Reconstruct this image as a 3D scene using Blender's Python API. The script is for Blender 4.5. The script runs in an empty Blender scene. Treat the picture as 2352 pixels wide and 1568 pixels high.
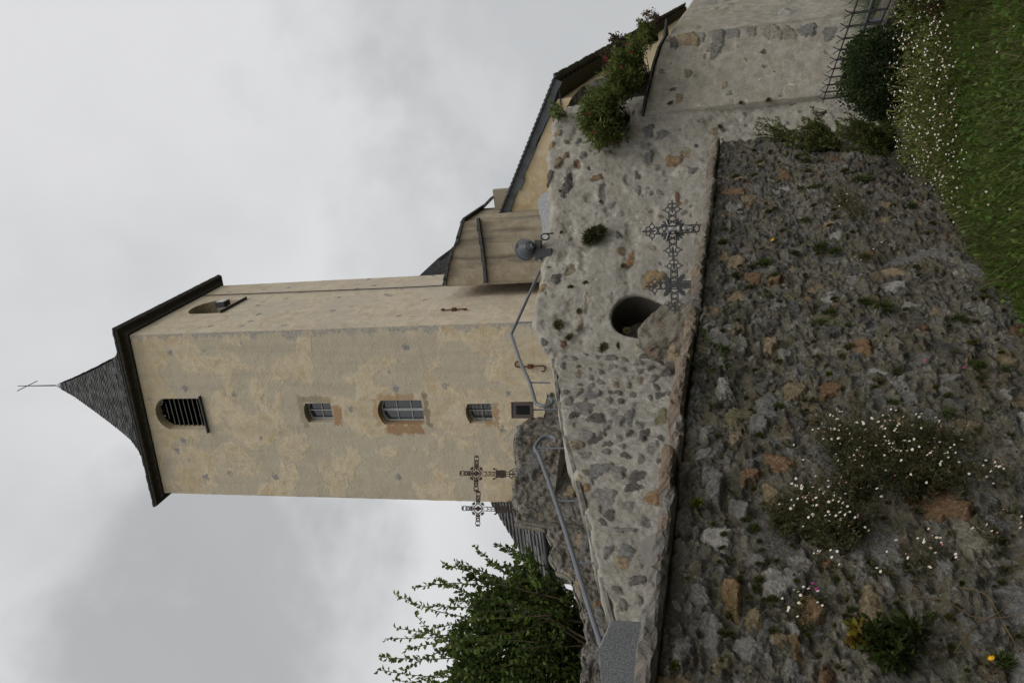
import bpy, math
import numpy as np
from mathutils import Matrix, Vector

rng = np.random.default_rng(7)
C = bpy.context.scene.collection
A3 = np.array

# ------------------------------------------------------------------ camera
F, TH, RO, EYE = 2000.0, math.radians(16.2), math.radians(1.53), 1.6
f0 = A3([0, math.cos(TH), math.sin(TH)])
r0 = A3([1.0, 0, 0])
u0 = A3([0, -math.sin(TH), math.cos(TH)])
RV = r0 * math.cos(RO) - u0 * math.sin(RO)
UV_ = u0 * math.cos(RO) + r0 * math.sin(RO)
EYEP = A3([0, 0, EYE])


def ray(x, y):
    return f0 * F + (784 - y) * RV + (1176 - x) * UV_


def on_z(x, y, z):
    d = ray(x, y)
    return EYEP + d * ((z - EYE) / d[2])


def at_y(x, y, Y):
    d = ray(x, y)
    return EYEP + d * (Y / d[1])


def on_plane(x, y, p, q):
    n = A3([q[1] - p[1], -(q[0] - p[0])])
    d = ray(x, y)
    return EYEP + d * ((n @ A3(p[:2])) / (n @ d[:2]))


# ------------------------------------------------------------------ noise
def _hash(ix, iy, iz, s):
    h = (ix * 374761393 + iy * 668265263 + iz * 2147483647 + s * 1274126177) & 0xFFFFFFFF
    h = ((h ^ (h >> 13)) * 1274126177) & 0xFFFFFFFF
    h = (h ^ (h >> 16)) & 0xFFFFFFFF
    return h.astype(np.float64) / 4294967295.0


def vnoise(p, s=0):
    p = np.asarray(p, float)
    i = np.floor(p).astype(np.int64)
    f = p - i
    f = f * f * (3 - 2 * f)
    out = 0
    for dx in (0, 1):
        for dy in (0, 1):
            for dz in (0, 1):
                w = (f[..., 0] if dx else 1 - f[..., 0]) * (f[..., 1] if dy else 1 - f[..., 1]) * (f[..., 2] if dz else 1 - f[..., 2])
                out = out + w * _hash(i[..., 0] + dx, i[..., 1] + dy, i[..., 2] + dz, s)
    return out * 2 - 1


def fbm(p, octs=4, s=0, gain=.5):
    a, o, n = 1.0, 0, 0
    q = np.asarray(p, float).copy()
    for k in range(octs):
        o = o + a * vnoise(q + 17.3 * k, s + k)
        n += a
        a *= gain
        q = q * 2.03
    return o / n


def worley(x, y, s=0):
    """distance to the nearest point, to the second nearest, and a random number of the cell"""
    ix, iy = np.floor(x).astype(np.int64), np.floor(y).astype(np.int64)
    d1 = np.full(x.shape, 9.0); d2 = np.full(x.shape, 9.0); rid = np.zeros(x.shape)
    for a in (-1, 0, 1):
        for b in (-1, 0, 1):
            cx, cy = ix + a, iy + b; z = np.zeros_like(cx)
            px, py, pr = _hash(cx, cy, z, s), _hash(cx, cy, z + 1, s), _hash(cx, cy, z + 2, s)
            d = np.hypot(cx + px - x, cy + py - y)
            near = d < d1
            d2 = np.where(near, d1, np.minimum(d2, d)); rid = np.where(near, pr, rid); d1 = np.where(near, d, d1)
    return d1, d2, rid


def smooth(x, a, b):
    t = np.clip((x - a) / (b - a), 0, 1)
    return t * t * (3 - 2 * t)


# ------------------------------------------------------------------ objects
def empty(name, label, cat, loc=(0, 0, 0), rotz=0, group=None):
    o = bpy.data.objects.new(name, None)
    o.empty_display_size = .1
    C.objects.link(o)
    o.location = [float(v) for v in loc]
    o.rotation_euler = (0, 0, rotz)
    return tag(o, label, cat, group)


def tag(o, label=None, cat=None, group=None, kind=None):
    if label: o['label'] = label
    if cat: o['category'] = cat
    if group: o['group'] = group
    if kind: o['kind'] = kind
    return o


def mk(name, V, Fc, mats, parent=None, col=None, msk=None, uv=None, sm=False, mi=None, base=None):
    V = np.asarray(V, float)
    if parent is not None and base is None:
        w = A3([0, 0, 0.0]); p = parent
        while p is not None:
            w = w + A3(p.location); p = p.parent
        base = w
    if base is not None:
        V = V - A3(base)
    me = bpy.data.meshes.new(name)
    if isinstance(Fc, np.ndarray) and Fc.ndim == 2:
        k = Fc.shape[1]; n = len(Fc)
        me.vertices.add(len(V)); me.vertices.foreach_set('co', V.ravel())
        me.loops.add(n * k); me.loops.foreach_set('vertex_index', Fc.ravel().astype(np.int32))
        me.polygons.add(n); me.polygons.foreach_set('loop_start', np.arange(0, n * k, k, dtype=np.int32))
        me.polygons.foreach_set('loop_total', np.full(n, k, np.int32))
        me.update(calc_edges=True); me.validate()
    else:
        me.from_pydata([tuple(v) for v in V], [], [list(map(int, f)) for f in Fc])
        me.update()
    for m in (mats if isinstance(mats, (list, tuple)) else [mats]):
        me.materials.append(m)
    if mi is not None:
        me.polygons.foreach_set('material_index', np.asarray(mi, np.int32))
    if sm:
        me.polygons.foreach_set('use_smooth', np.ones(len(me.polygons), bool))
    if col is not None:
        c = np.ones((len(V), 4)); c[:, :3] = col
        me.attributes.new('col', 'FLOAT_COLOR', 'POINT').data.foreach_set('color', c.ravel())
    if msk is not None:
        me.attributes.new('msk', 'FLOAT', 'POINT').data.foreach_set('value', np.asarray(msk, float))
    if uv is not None:
        li = np.zeros(len(me.loops), np.int32); me.loops.foreach_get('vertex_index', li)
        l = me.uv_layers.new(name='uv'); l.data.foreach_set('uv', np.asarray(uv, float)[li].ravel())
    o = bpy.data.objects.new(name, me)
    C.objects.link(o)
    if parent is not None:
        o.parent = parent
    elif base is not None:
        o.location = [float(v) for v in base]
    return o


def dup(o, parent=None):
    c = o.copy(); C.objects.link(c)
    if parent is not None: c.parent = parent
    for ch in list(o.children):
        dup(ch, c)
    return c


class MB:
    """collects simple solids into one mesh"""
    def __init__(s): s.v = []; s.f = []; s.m = []; s.n = 0

    def add(s, V, Fc, m=0):
        V = np.asarray(V, float)
        s.v.append(V); s.f += [[i + s.n for i in f] for f in Fc]; s.m += [m] * len(Fc); s.n += len(V)

    def box(s, c, hx, hy, hz, ax=None, m=0):
        ax = np.eye(3) if ax is None else np.asarray(ax, float)
        c = A3(c, dtype=float) if not isinstance(c, np.ndarray) else c
        V = [c + ax[0] * hx * i + ax[1] * hy * j + ax[2] * hz * k for i in (-1, 1) for j in (-1, 1) for k in (-1, 1)]
        s.add(V, [(0, 1, 3, 2), (4, 6, 7, 5), (0, 4, 5, 1), (2, 3, 7, 6), (0, 2, 6, 4), (1, 5, 7, 3)], m)

    def tube(s, pts, r, n=8, m=0, caps=True):
        P = [A3(p, dtype=float) for p in pts]
        rs = r if isinstance(r, (list, tuple, np.ndarray)) else [r] * len(P)
        T = []
        for i in range(len(P)):
            t = P[min(i + 1, len(P) - 1)] - P[max(i - 1, 0)]
            T.append(t / (np.linalg.norm(t) + 1e-9))
        a = A3([0, 0, 1.0]) if abs(T[0][2]) < .9 else A3([1.0, 0, 0])
        V = []
        for i, p in enumerate(P):
            a = a - T[i] * (a @ T[i]); a = a / (np.linalg.norm(a) + 1e-9)
            b = np.cross(T[i], a)
            for k in range(n):
                w = 2 * math.pi * k / n
                V.append(p + rs[i] * (a * math.cos(w) + b * math.sin(w)))
        Fc = []
        for i in range(len(P) - 1):
            for k in range(n):
                k2 = (k + 1) % n
                Fc.append((i * n + k, i * n + k2, (i + 1) * n + k2, (i + 1) * n + k))
        if caps:
            Fc.append(tuple(reversed(range(n)))); Fc.append(tuple(range((len(P) - 1) * n, len(P) * n)))
        s.add(V, Fc, m)

    def prism(s, poly, o, ax, ay, d, m=0):
        """poly: 2d outline, placed at o + x*ax + y*ay, extruded by vector d"""
        o = A3(o, dtype=float); ax = A3(ax, dtype=float); ay = A3(ay, dtype=float); d = A3(d, dtype=float)
        n = len(poly)
        V = [o + ax * p[0] + ay * p[1] for p in poly] + [o + ax * p[0] + ay * p[1] + d for p in poly]
        Fc = [tuple(range(n)), tuple(reversed(range(n, 2 * n)))] + [(i, i + n, (i + 1) % n + n, (i + 1) % n) for i in range(n)]
        s.add(V, Fc, m)

    def lathe(s, prof, o, axis, n=16, m=0):
        axis = A3(axis, dtype=float); axis = axis / np.linalg.norm(axis)
        a = np.cross(axis, [0, 0, 1.0] if abs(axis[2]) < .9 else [1.0, 0, 0]); a /= np.linalg.norm(a)
        b = np.cross(axis, a)
        V = []
        for r, h in prof:
            for k in range(n):
                w = 2 * math.pi * k / n
                V.append(A3(o) + axis * h + r * (a * math.cos(w) + b * math.sin(w)))
        Fc = []
        for i in range(len(prof) - 1):
            for k in range(n):
                k2 = (k + 1) % n
                Fc.append((i * n + k, i * n + k2, (i + 1) * n + k2, (i + 1) * n + k))
        s.add(V, Fc, m)

    def build(s, name, mats, parent=None, base=None, sm=False):
        o = mk(name, np.concatenate(s.v), s.f, mats, parent, mi=s.m, base=base, sm=sm)
        return o


# ------------------------------------------------------------------ node helper
class G:
    def __init__(s, name, rough=.9, spec=.2):
        s.mat = bpy.data.materials.new(name); s.mat.use_nodes = True
        s.t = s.mat.node_tree; s.b = s.t.nodes['Principled BSDF']
        s.b.inputs['Roughness'].default_value = rough
        s.b.inputs['Specular IOR Level'].default_value = spec

    def n(s, k, **kw):
        x = s.t.nodes.new(k)
        for a, v in kw.items(): setattr(x, a, v)
        return x

    def put(s, sock, v):
        if isinstance(v, bpy.types.NodeSocket): s.t.links.new(v, sock)
        elif isinstance(v, (tuple, list)) and len(v) == 3 and sock.type == 'RGBA': sock.default_value = (*v, 1)
        else: sock.default_value = v

    def obj(s): return s.n('ShaderNodeTexCoord').outputs['Object']
    def uv(s): return s.n('ShaderNodeTexCoord').outputs['UV']
    def attr(s, nm, fac=False): return s.n('ShaderNodeAttribute', attribute_name=nm).outputs['Fac' if fac else 'Color']

    def noise(s, vec, sc, det=3, ro=.55, dist=0, color=False):
        x = s.n('ShaderNodeTexNoise'); s.put(x.inputs['Vector'], vec)
        x.inputs['Scale'].default_value = sc; x.inputs['Detail'].default_value = det
        x.inputs['Roughness'].default_value = ro; x.inputs['Distortion'].default_value = dist
        return x.outputs['Color' if color else 'Fac']

    def vor(s, vec, sc, out='Distance', feat='F1', rnd=1):
        x = s.n('ShaderNodeTexVoronoi', feature=feat); s.put(x.inputs['Vector'], vec)
        x.inputs['Scale'].default_value = sc; x.inputs['Randomness'].default_value = rnd
        return x.outputs[out]

    def m(s, op, a, b=0.0, c=0.0):
        x = s.n('ShaderNodeMath', operation=op)
        for i, v in enumerate((a, b, c)): s.put(x.inputs[i], v)
        return x.outputs[0]

    def ss(s, v, a, b, lo=0.0, hi=1.0):
        x = s.n('ShaderNodeMapRange', interpolation_type='SMOOTHSTEP'); s.put(x.inputs[0], v)
        for i, q in enumerate((a, b, lo, hi)): x.inputs[i + 1].default_value = q
        return x.outputs[0]

    def mix(s, fac, a, b, blend='MIX'):
        x = s.n('ShaderNodeMix', data_type='RGBA', blend_type=blend, clamp_factor=True)
        s.put(x.inputs[0], fac); s.put(x.inputs[6], a); s.put(x.inputs[7], b)
        return x.outputs[2]

    def scale(s, vec, v):
        x = s.n('ShaderNodeMapping'); s.put(x.inputs[0], vec); x.inputs['Scale'].default_value = v
        return x.outputs[0]

    def sep(s, vec):
        x = s.n('ShaderNodeSeparateXYZ'); s.put(x.inputs[0], vec); return x.outputs

    def bump(s, h, strength=.5, dist=.02):
        x = s.n('ShaderNodeBump'); s.put(x.inputs['Height'], h)
        x.inputs['Strength'].default_value = strength; x.inputs['Distance'].default_value = dist
        s.t.links.new(x.outputs[0], s.b.inputs['Normal'])

    def done(s, col, rough=None):
        s.put(s.b.inputs['Base Color'], col)
        if rough is not None: s.put(s.b.inputs['Roughness'], rough)
        return s.mat


def plain(name, col, rough=.8, metal=0, var=.25, sc=8, spec=.3, bump=0):
    g = G(name, rough, spec); o = g.obj()
    n = g.noise(o, sc, 4)
    c = g.mix(g.ss(n, .25, .75), tuple(v * (1 - var) for v in col), tuple(min(1, v * (1 + var)) for v in col))
    g.b.inputs['Metallic'].default_value = metal
    if bump: g.bump(g.noise(o, sc * 6, 3), bump, .01)
    return g.done(c)


def leafmat(name, trans=.35):
    g = G(name, .55, .25)
    c = g.attr('col')
    n = g.noise(g.obj(), 25, 2)
    c2 = g.mix(g.ss(n, .3, .7), c, g.mix(.5, c, (1, 1, .6), 'MULTIPLY'))
    g.done(c2)
    out = g.t.nodes['Material Output']
    tr = g.n('ShaderNodeBsdfTranslucent'); g.put(tr.inputs[0], c2)
    mx = g.n('ShaderNodeMixShader'); mx.inputs[0].default_value = trans
    g.t.links.new(g.b.outputs[0], mx.inputs[1]); g.t.links.new(tr.outputs[0], mx.inputs[2])
    g.t.links.new(mx.outputs[0], out.inputs[0])
    return g.mat


def rubble_mat(name, mortar, dark, light, grain=60, gstr=.5, lichen=.3, stain=.5, speck=.3, tint=(.3, .24, .14), tintf=0.0, moss=0.0, cracks=0.0, big=0.0):
    g = G(name, .95, .1); o = g.obj()
    msk = g.attr('msk', True); col = g.attr('col')
    n1 = g.noise(o, 1.1, 5, .6); n2 = g.noise(o, 7, 5, .65); n3 = g.noise(o, grain, 4, .7); n4 = g.noise(o, 26, 4, .6, .6)
    c = g.mix(g.ss(n2, .3, .7), mortar, dark)
    c = g.mix(g.m('MULTIPLY', g.ss(n1, .45, .72), stain), c, dark)
    if tintf:
        c = g.mix(g.m('MULTIPLY', g.ss(g.noise(o, 2.3, 4, .6, .4), .52, .72), tintf), c, tint)
    c = g.mix(g.m('MULTIPLY', g.ss(n4, .55, .75), lichen), c, light)
    c = g.mix(g.m('MULTIPLY', g.ss(n3, .55, .72), .35), c, light)
    c = g.mix(g.m('MULTIPLY', g.ss(n3, .45, .28), .55), c, tuple(v * .3 for v in dark))
    if big:
        c = g.mix(g.m('MULTIPLY', g.ss(g.noise(o, 1.7, 5, .7, .5), .5, .68), big), c, g.mix(g.ss(n3, .4, .62), mortar, light))
    if big:
        # mottled darkening towards the top of the wall
        zz = g.sep(o)[2]
        gm = g.ss(g.m('ADD', zz, g.m('MULTIPLY', g.m('SUBTRACT', g.noise(o, 1.9, 5, .7), .5), 1.6)), 1.35, 2.0)
        c = g.mix(g.m('MULTIPLY', gm, .6), c, g.mix(n3, (.035, .032, .026), (.10, .092, .078)))
    if cracks:
        wv = g.n('ShaderNodeVectorMath', operation='ADD'); g.put(wv.inputs[0], o)
        nv_ = g.n('ShaderNodeVectorMath', operation='SCALE'); g.put(nv_.inputs[0], g.noise(o, 2.5, 4, .6, 0, True)); nv_.inputs['Scale'].default_value = .7
        g.put(wv.inputs[1], nv_.outputs[0])
        ed = g.ss(g.vor(wv.outputs[0], 1.6, 'Distance', 'DISTANCE_TO_EDGE'), .012, .003)
        c = g.mix(g.m('MULTIPLY', g.m('MULTIPLY', ed, g.ss(g.noise(o, 1.4, 3), .48, .6)), cracks), c, tuple(min(1, v * 1.3) for v in light))
    sp = g.m('MULTIPLY', g.ss(g.vor(o, 30), .2, .1), g.ss(g.noise(o, 4.3, 3), .46, .6))
    c = g.mix(g.m('MULTIPLY', sp, speck * .7), c, (.10, .075, .045))
    pits = g.ss(g.vor(o, 11), .13, .06)
    pits = g.m('MULTIPLY', pits, g.ss(g.noise(o, 3.1, 3), .45, .6))
    c = g.mix(g.m('MULTIPLY', pits, speck), c, tuple(v * .35 for v in dark))
    st = g.mix(g.ss(n4, .3, .7), g.mix(.6, col, (.2, .19, .18), 'MULTIPLY'), col)
    st = g.mix(g.m('MULTIPLY', g.ss(n3, .5, .7), .4), st, g.mix(.5, col, (.6, .58, .55)))
    st = g.mix(g.m('MULTIPLY', g.ss(g.noise(o, 9, 4, .7), .55, .7), .35), st, c)
    e = g.m('ADD', msk, g.m('MULTIPLY', g.m('SUBTRACT', g.noise(o, 18, 4, .7), .5), .7))
    f = g.ss(e, .3, .5)
    rim = g.m('MULTIPLY', g.ss(e, .12, .34), g.ss(e, .56, .36))
    c = g.mix(f, c, st)
    c = g.mix(g.m('MULTIPLY', rim, .3), c, tuple(v * .4 for v in dark))
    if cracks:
        # shade inside the hollow, painted into the wall colour
        lf = g.ss(g.m('ADD', g.attr('hollow_shade', True), g.m('MULTIPLY', g.m('SUBTRACT', n4, .5), .4)), .3, .6)
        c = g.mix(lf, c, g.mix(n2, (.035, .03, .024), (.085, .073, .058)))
    if moss:
        # moss sits on ledges that face up
        up = g.sep(g.n('ShaderNodeNewGeometry').outputs['Normal'])[2]
        mm = g.m('ADD', g.m('MULTIPLY', up, .55), g.m('SUBTRACT', g.noise(o, 6, 6, .75), .5))
        c = g.mix(g.m('MULTIPLY', g.ss(mm, .12, .34), moss), c, g.mix(n3, (.035, .036, .010), (.085, .075, .026)))
    h = g.m('ADD', g.m('MULTIPLY', n3, .5), g.m('ADD', g.m('MULTIPLY', n4, .8), g.m('MULTIPLY', pits, -.6)))
    g.bump(h, gstr, .03)
    return g.done(c)


M = {}
M['lower'] = rubble_mat('rough_old_mortar', (.205, .188, .155), (.075, .067, .05), (.40, .375, .325), 62, 1.0, .6, .75, .6, (.10, .088, .05), .5, moss=.5, big=.55)
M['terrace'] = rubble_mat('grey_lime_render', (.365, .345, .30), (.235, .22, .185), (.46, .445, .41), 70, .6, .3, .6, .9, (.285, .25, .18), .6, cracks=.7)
M['stairw'] = rubble_mat('grey_repointed_render', (.365, .345, .30), (.24, .225, .19), (.46, .445, .41), 70, .6, .35, .5, .85, (.29, .255, .185), .5, cracks=.4)
M['pier'] = rubble_mat('smooth_grey_render', (.37, .34, .29), (.24, .22, .18), (.48, .455, .41), 60, .45, .28, .6, .8, (.30, .26, .195), .6, cracks=.7)
M['upper'] = rubble_mat('dark_weathered_render', (.235, .215, .18), (.115, .105, .088), (.37, .35, .31), 50, .9, .4, .6, .7, (.26, .205, .125), .6)


# tower plaster: s = local x along the wall, z up; uses the uv map (metres)
def plaster(name, base, ochre, grey, wins=(), quoin=None, streak=0.0, patch=(.5, .62), pz=(6, 13), pitz=1.0):
    g = G(name, .95, .1); uv = g.uv(); o = g.obj()
    x, y, _ = g.sep(uv)
    n1 = g.noise(uv, .55, 6, .6, .4); n2 = g.noise(uv, 2.2, 5, .65, .3); n3 = g.noise(uv, 14, 4, .6)
    c = g.mix(g.ss(n2, .35, .65), base, ochre)
    # pale worn patches with ragged edges and grey bare render higher up
    n5 = g.noise(uv, 1.5, 8, .74, .9)
    up = g.m('MULTIPLY', g.ss(y, pz[0], pz[1]), .07)
    up = g.m('SUBTRACT', up, g.m('MULTIPLY', g.ss(y, 20.2, 21.6), .12))
    c = g.mix(g.m('MULTIPLY', g.ss(g.m('ADD', n5, up), .53, .58), .35), c, tuple(min(1, v * 1.25) for v in base))
    c = g.mix(g.m('MULTIPLY', g.ss(g.noise(uv, 3.1, 8, .75, .5), .56, .6), .45), c, tuple(min(1, v * .95) for v in grey))
    pm = g.ss(g.m('ADD', n1, up), patch[0], patch[1])
    c = g.mix(g.m('MULTIPLY', pm, .68), c, grey)
    rim = g.m('MULTIPLY', g.ss(g.m('ADD', n1, up), patch[0] - .022, patch[0] - .006), g.ss(g.m('ADD', n1, up), patch[0] + .02, patch[0] - .0))
    c = g.mix(g.m('MULTIPLY', rim, g.m('MULTIPLY', .4, g.ss(n2, .38, .55))), c, tuple(min(1, v * 1.35) for v in base))
    c = g.mix(g.m('MULTIPLY', g.ss(n3, .55, .8), .35), c, tuple(v * .6 for v in ochre))
    if streak:
        sv = g.noise(g.scale(uv, (1.6, .12, 1)), 1.5, 5, .6, .3)
        c = g.mix(g.m('MULTIPLY', g.ss(sv, .45, .7), streak), c, tuple(v * .42 for v in grey))
    # rust run below openings
    for (wx, wy, hx, hy, colr, amt) in wins:
        dx = g.m('SUBTRACT', g.m('ABSOLUTE', g.m('SUBTRACT', x, wx)), hx)
        dy = g.m('SUBTRACT', g.m('ABSOLUTE', g.m('SUBTRACT', y, wy)), hy)
        d = g.m('MAXIMUM', dx, dy)
        d = g.m('ADD', d, g.m('MULTIPLY', g.m('SUBTRACT', g.noise(uv, 3.0, 7, .72), .5), .75))
        c = g.mix(g.m('MULTIPLY', g.ss(d, .06, -.02), amt), c, colr)
    # exposed stones, sparse
    v = g.vor(uv, 1.25); vc = g.sep(g.vor(uv, 1.25, 'Color'))[0]
    sm = g.m('MULTIPLY', g.ss(g.m('ADD', v, g.m('MULTIPLY', g.m('SUBTRACT', g.noise(uv, 9, 5, .7), .5), .6)), .17, .10), g.ss(vc, .35, .4))
    c = g.mix(g.m('MULTIPLY', sm, .85), c, (.20, .20, .20))
    if quoin is not None:
        q = g.m('ABSOLUTE', g.m('SUBTRACT', x, quoin))
        blk = g.noise(g.scale(uv, (.25, 1, 1)), 1.5, 3, .7)
        qm = g.ss(g.m('SUBTRACT', q, g.m('MULTIPLY', g.m('SUBTRACT', blk, .43), 1.5)), .07, .0)
        c = g.mix(g.m('MULTIPLY', qm, .65), c, g.mix(g.ss(n3, .35, .65), (.19, .18, .165), (.38, .36, .33)))
    pit = g.m('MULTIPLY', g.ss(g.vor(uv, 5.5), .1, .05), g.ss(g.noise(uv, 1.7, 2), .42, .55))
    c = g.mix(g.m('MULTIPLY', pit, .85 * pitz), c, (.07, .06, .05))
    h = g.m('ADD', g.m('MULTIPLY', n2, 1.2), g.m('ADD', g.m('MULTIPLY', n3, .4), g.m('MULTIPLY', pit, -.5)))
    g.bump(g.m('ADD', h, g.m('MULTIPLY', pm, -.25)), .55, .05)
    return g.done(c)


def slate(name, w, h, dark=(.05, .05, .052), lightc=(.17, .165, .16)):
    g = G(name, .7, .3); uv = g.uv()
    b = g.n('ShaderNodeTexBrick'); b.offset = .5; g.put(b.inputs['Vector'], uv)
    b.inputs['Color1'].default_value = (*dark, 1); b.inputs['Color2'].default_value = (*lightc, 1); b.inputs['Mortar'].default_value = (.012, .012, .012, 1)
    b.inputs['Scale'].default_value = 1; b.inputs['Brick Width'].default_value = w; b.inputs['Row Height'].default_value = h
    b.inputs['Mortar Size'].default_value = h * .09; b.inputs['Mortar Smooth'].default_value = .3; b.inputs['Bias'].default_value = 0
    n = g.noise(uv, 9, 5, .7)
    c = g.mix(g.ss(n, .3, .75), g.mix(.5, b.outputs['Color'], (.3, .3, .3), 'MULTIPLY'), b.outputs['Color'])
    c = g.mix(g.m('MULTIPLY', g.ss(g.noise(uv, 2.5, 5, .7), .6, .75), .35), c, (.22, .2, .15))
    g.bump(g.m('ADD', g.m('MULTIPLY', b.outputs['Fac'], -1.5), n), .6, .02)
    return g.done(c)


M['slate'] = slate('roof_slate', .24, .135)
M['slate_big'] = slate('roof_slate_large', .3, .2, (.055, .053, .052), (.15, .145, .14))
M['slate_edge'] = plain('slate_edge', (.06, .06, .062), .7, 0, .5, 14, .3, .5)
M['darkwood'] = plain('dark_weathered_board', (.045, .038, .03), .8, 0, .35, 6, .2, .4)
M['iron'] = plain('rusted_iron', (.05, .033, .026), .75, .3, .4, 30, .3, .3)
M['iron_gray'] = plain('grey_cast_iron', (.045, .047, .048), .6, .4, .35, 40, .4, .3)
M['rust'] = plain('rust_anchor', (.11, .045, .028), .85, .1, .35, 25, .2, .3)
M['rail'] = plain('painted_steel_rail', (.115, .125, .14), .45, .3, .1, 10, .5)
M['lead'] = plain('zinc_cap', (.3, .31, .32), .5, .5, .2, 8, .4)
M['wframe'] = plain('grey_window_paint', (.33, .34, .335), .6, 0, .15, 12, .3)
M['louvre'] = plain('louvre_slate', (.24, .24, .23), .8, 0, .3, 10, .2)
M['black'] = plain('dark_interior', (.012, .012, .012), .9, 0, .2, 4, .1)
M['plastic'] = plain('lamp_housing', (.055, .058, .062), .45, .1, .12, 6, .4)
M['plastic_dk'] = plain('lamp_bracket', (.04, .042, .045), .5, .1, .12, 6, .4)
M['sign'] = plain('brown_sign_plate', (.05, .033, .027), .45, 0, .4, 7, .4)
M['silver'] = plain('silvered_metal', (.22, .205, .20), .45, .6, .3, 30, .5)
M['white_s'] = plain('lamp_bezel', (.5, .5, .49), .5, 0, .1, 8, .3)
M['soil'] = plain('dark_soil', (.05, .038, .025), .95, 0, .4, 5, .1, .6)
M['terra'] = plain('trodden_gravel', (.25, .23, .2), .95, 0, .3, 6, .1, .5)
M['leaf'] = leafmat('leaf_green', .42)
M['petal'] = plain('daisy_petal', (.78, .76, .75), .6, 0, .06, 60, .2)
M['pinkpetal'] = plain('pink_petal', (.52, .20, .24), .6, 0, .2, 60, .2)
M['magenta'] = plain('magenta_petal', (.5, .03, .26), .6, 0, .2, 60, .2)
M['redpetal'] = plain('red_petal', (.26, .025, .045), .6, 0, .25, 40, .2)
M['yellow'] = plain('yellow_petal', (.75, .42, .01), .6, 0, .15, 60, .2)
M['bark'] = plain('twig_bark', (.05, .038, .025), .9, 0, .35, 20, .1, .4)

g = G('window_glass', .08, .6); M['glass'] = g.done(g.mix(g.noise(g.obj(), 1.2, 2), (.02, .025, .03), (.05, .055, .06)))

g = G('speckled_granite', .35, .4); o = g.obj()
c = g.mix(g.ss(g.noise(o, 110, 3, .7), .42, .58), (.06, .062, .066), (.135, .137, .14))
c = g.mix(g.ss(g.vor(o, 75), .24, .12), c, (.24, .24, .24))
M['granite'] = g.done(g.mix(g.m('MULTIPLY', g.ss(g.noise(o, 3, 4), .4, .7), .25), c, (.075, .075, .075)))
g = G('pale_granite', .5, .3); o = g.obj()
c = g.mix(g.ss(g.noise(o, 60, 3, .6), .4, .6), (.24, .245, .25), (.36, .365, .37))
M['granite_pale'] = g.done(g.mix(g.ss(g.vor(o, 40), .2, .1), c, (.5, .5, .5)))
M['sand_stone'] = plain('brown_gravestone', (.21, .195, .175), .85, 0, .15, 9, .2, .2)

g = G('schist_coping', .85, .25); o = g.obj(); col = g.attr('col')
uvc = g.uv()
st = g.noise(g.scale(uvc, (3, 34, 1)), 1.6, 6, .72, .7)
la = g.noise(g.scale(uvc, (2.2, 16, 1)), 1.0, 5, .7, .8)
gr = g.noise(o, 45, 4, .7)
c = g.mix(g.ss(la, .35, .65), g.mix(.7, col, (.42, .37, .3), 'MULTIPLY'), col)
c = g.mix(g.m('MULTIPLY', g.ss(st, .5, .66), .5), c, g.mix(.6, col, (.45, .43, .4)))
c = g.mix(g.m('MULTIPLY', g.ss(st, .46, .34), .6), c, g.mix(1, col, (.35, .3, .25), 'MULTIPLY'))
c = g.mix(g.m('MULTIPLY', g.ss(g.noise(uvc, 4, 4), .5, .7), .5), c, (.21, .135, .075))
c = g.mix(g.m('MULTIPLY', g.ss(g.vor(o, 34), .18, .08), g.ss(g.noise(o, 6, 3), .5, .6)), c, (.5, .49, .45))
c = g.mix(g.m('MULTIPLY', g.ss(gr, .5, .7), .35), c, (.11, .1, .085))
g.bump(g.m('ADD', g.m('ADD', la, gr), g.m('MULTIPLY', st, 1.6)), 1.0, .02)
M['coping'] = g.done(c)

g = G('pale_spire_stone', .9, .2); M['corbel'] = g.done((.14, .115, .08))

# ------------------------------------------------------------------ rubble walls
class Wall:
    """a vertical wall face: origin p (plan), direction d (unit plan), outward normal n"""
    def __init__(s, p, d, toward=(0, 0)):
        s.p = A3(p[:2], dtype=float); s.d = A3(d[:2], dtype=float); s.d = s.d / np.linalg.norm(s.d)
        n = A3([s.d[1], -s.d[0]])
        if n @ (A3(toward) - s.p) < 0: n = -n
        s.n = n

    def px(s, x, y, off=0.0):
        p = s.p + s.n * off
        P = on_plane(x, y, p, p + s.d)
        return (P[:2] - s.p) @ s.d, P[2]

    def at(s, ss_, z, off=0.0):
        q = s.p + s.d * ss_ + s.n * off
        return A3([q[0], q[1], z])

    def pts(s, S, Z, O):
        return np.stack([s.p[0] + s.d[0] * S + s.n[0] * O, s.p[1] + s.d[1] * S + s.n[1] * O, Z], -1)


CRACK = [.012]


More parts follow.
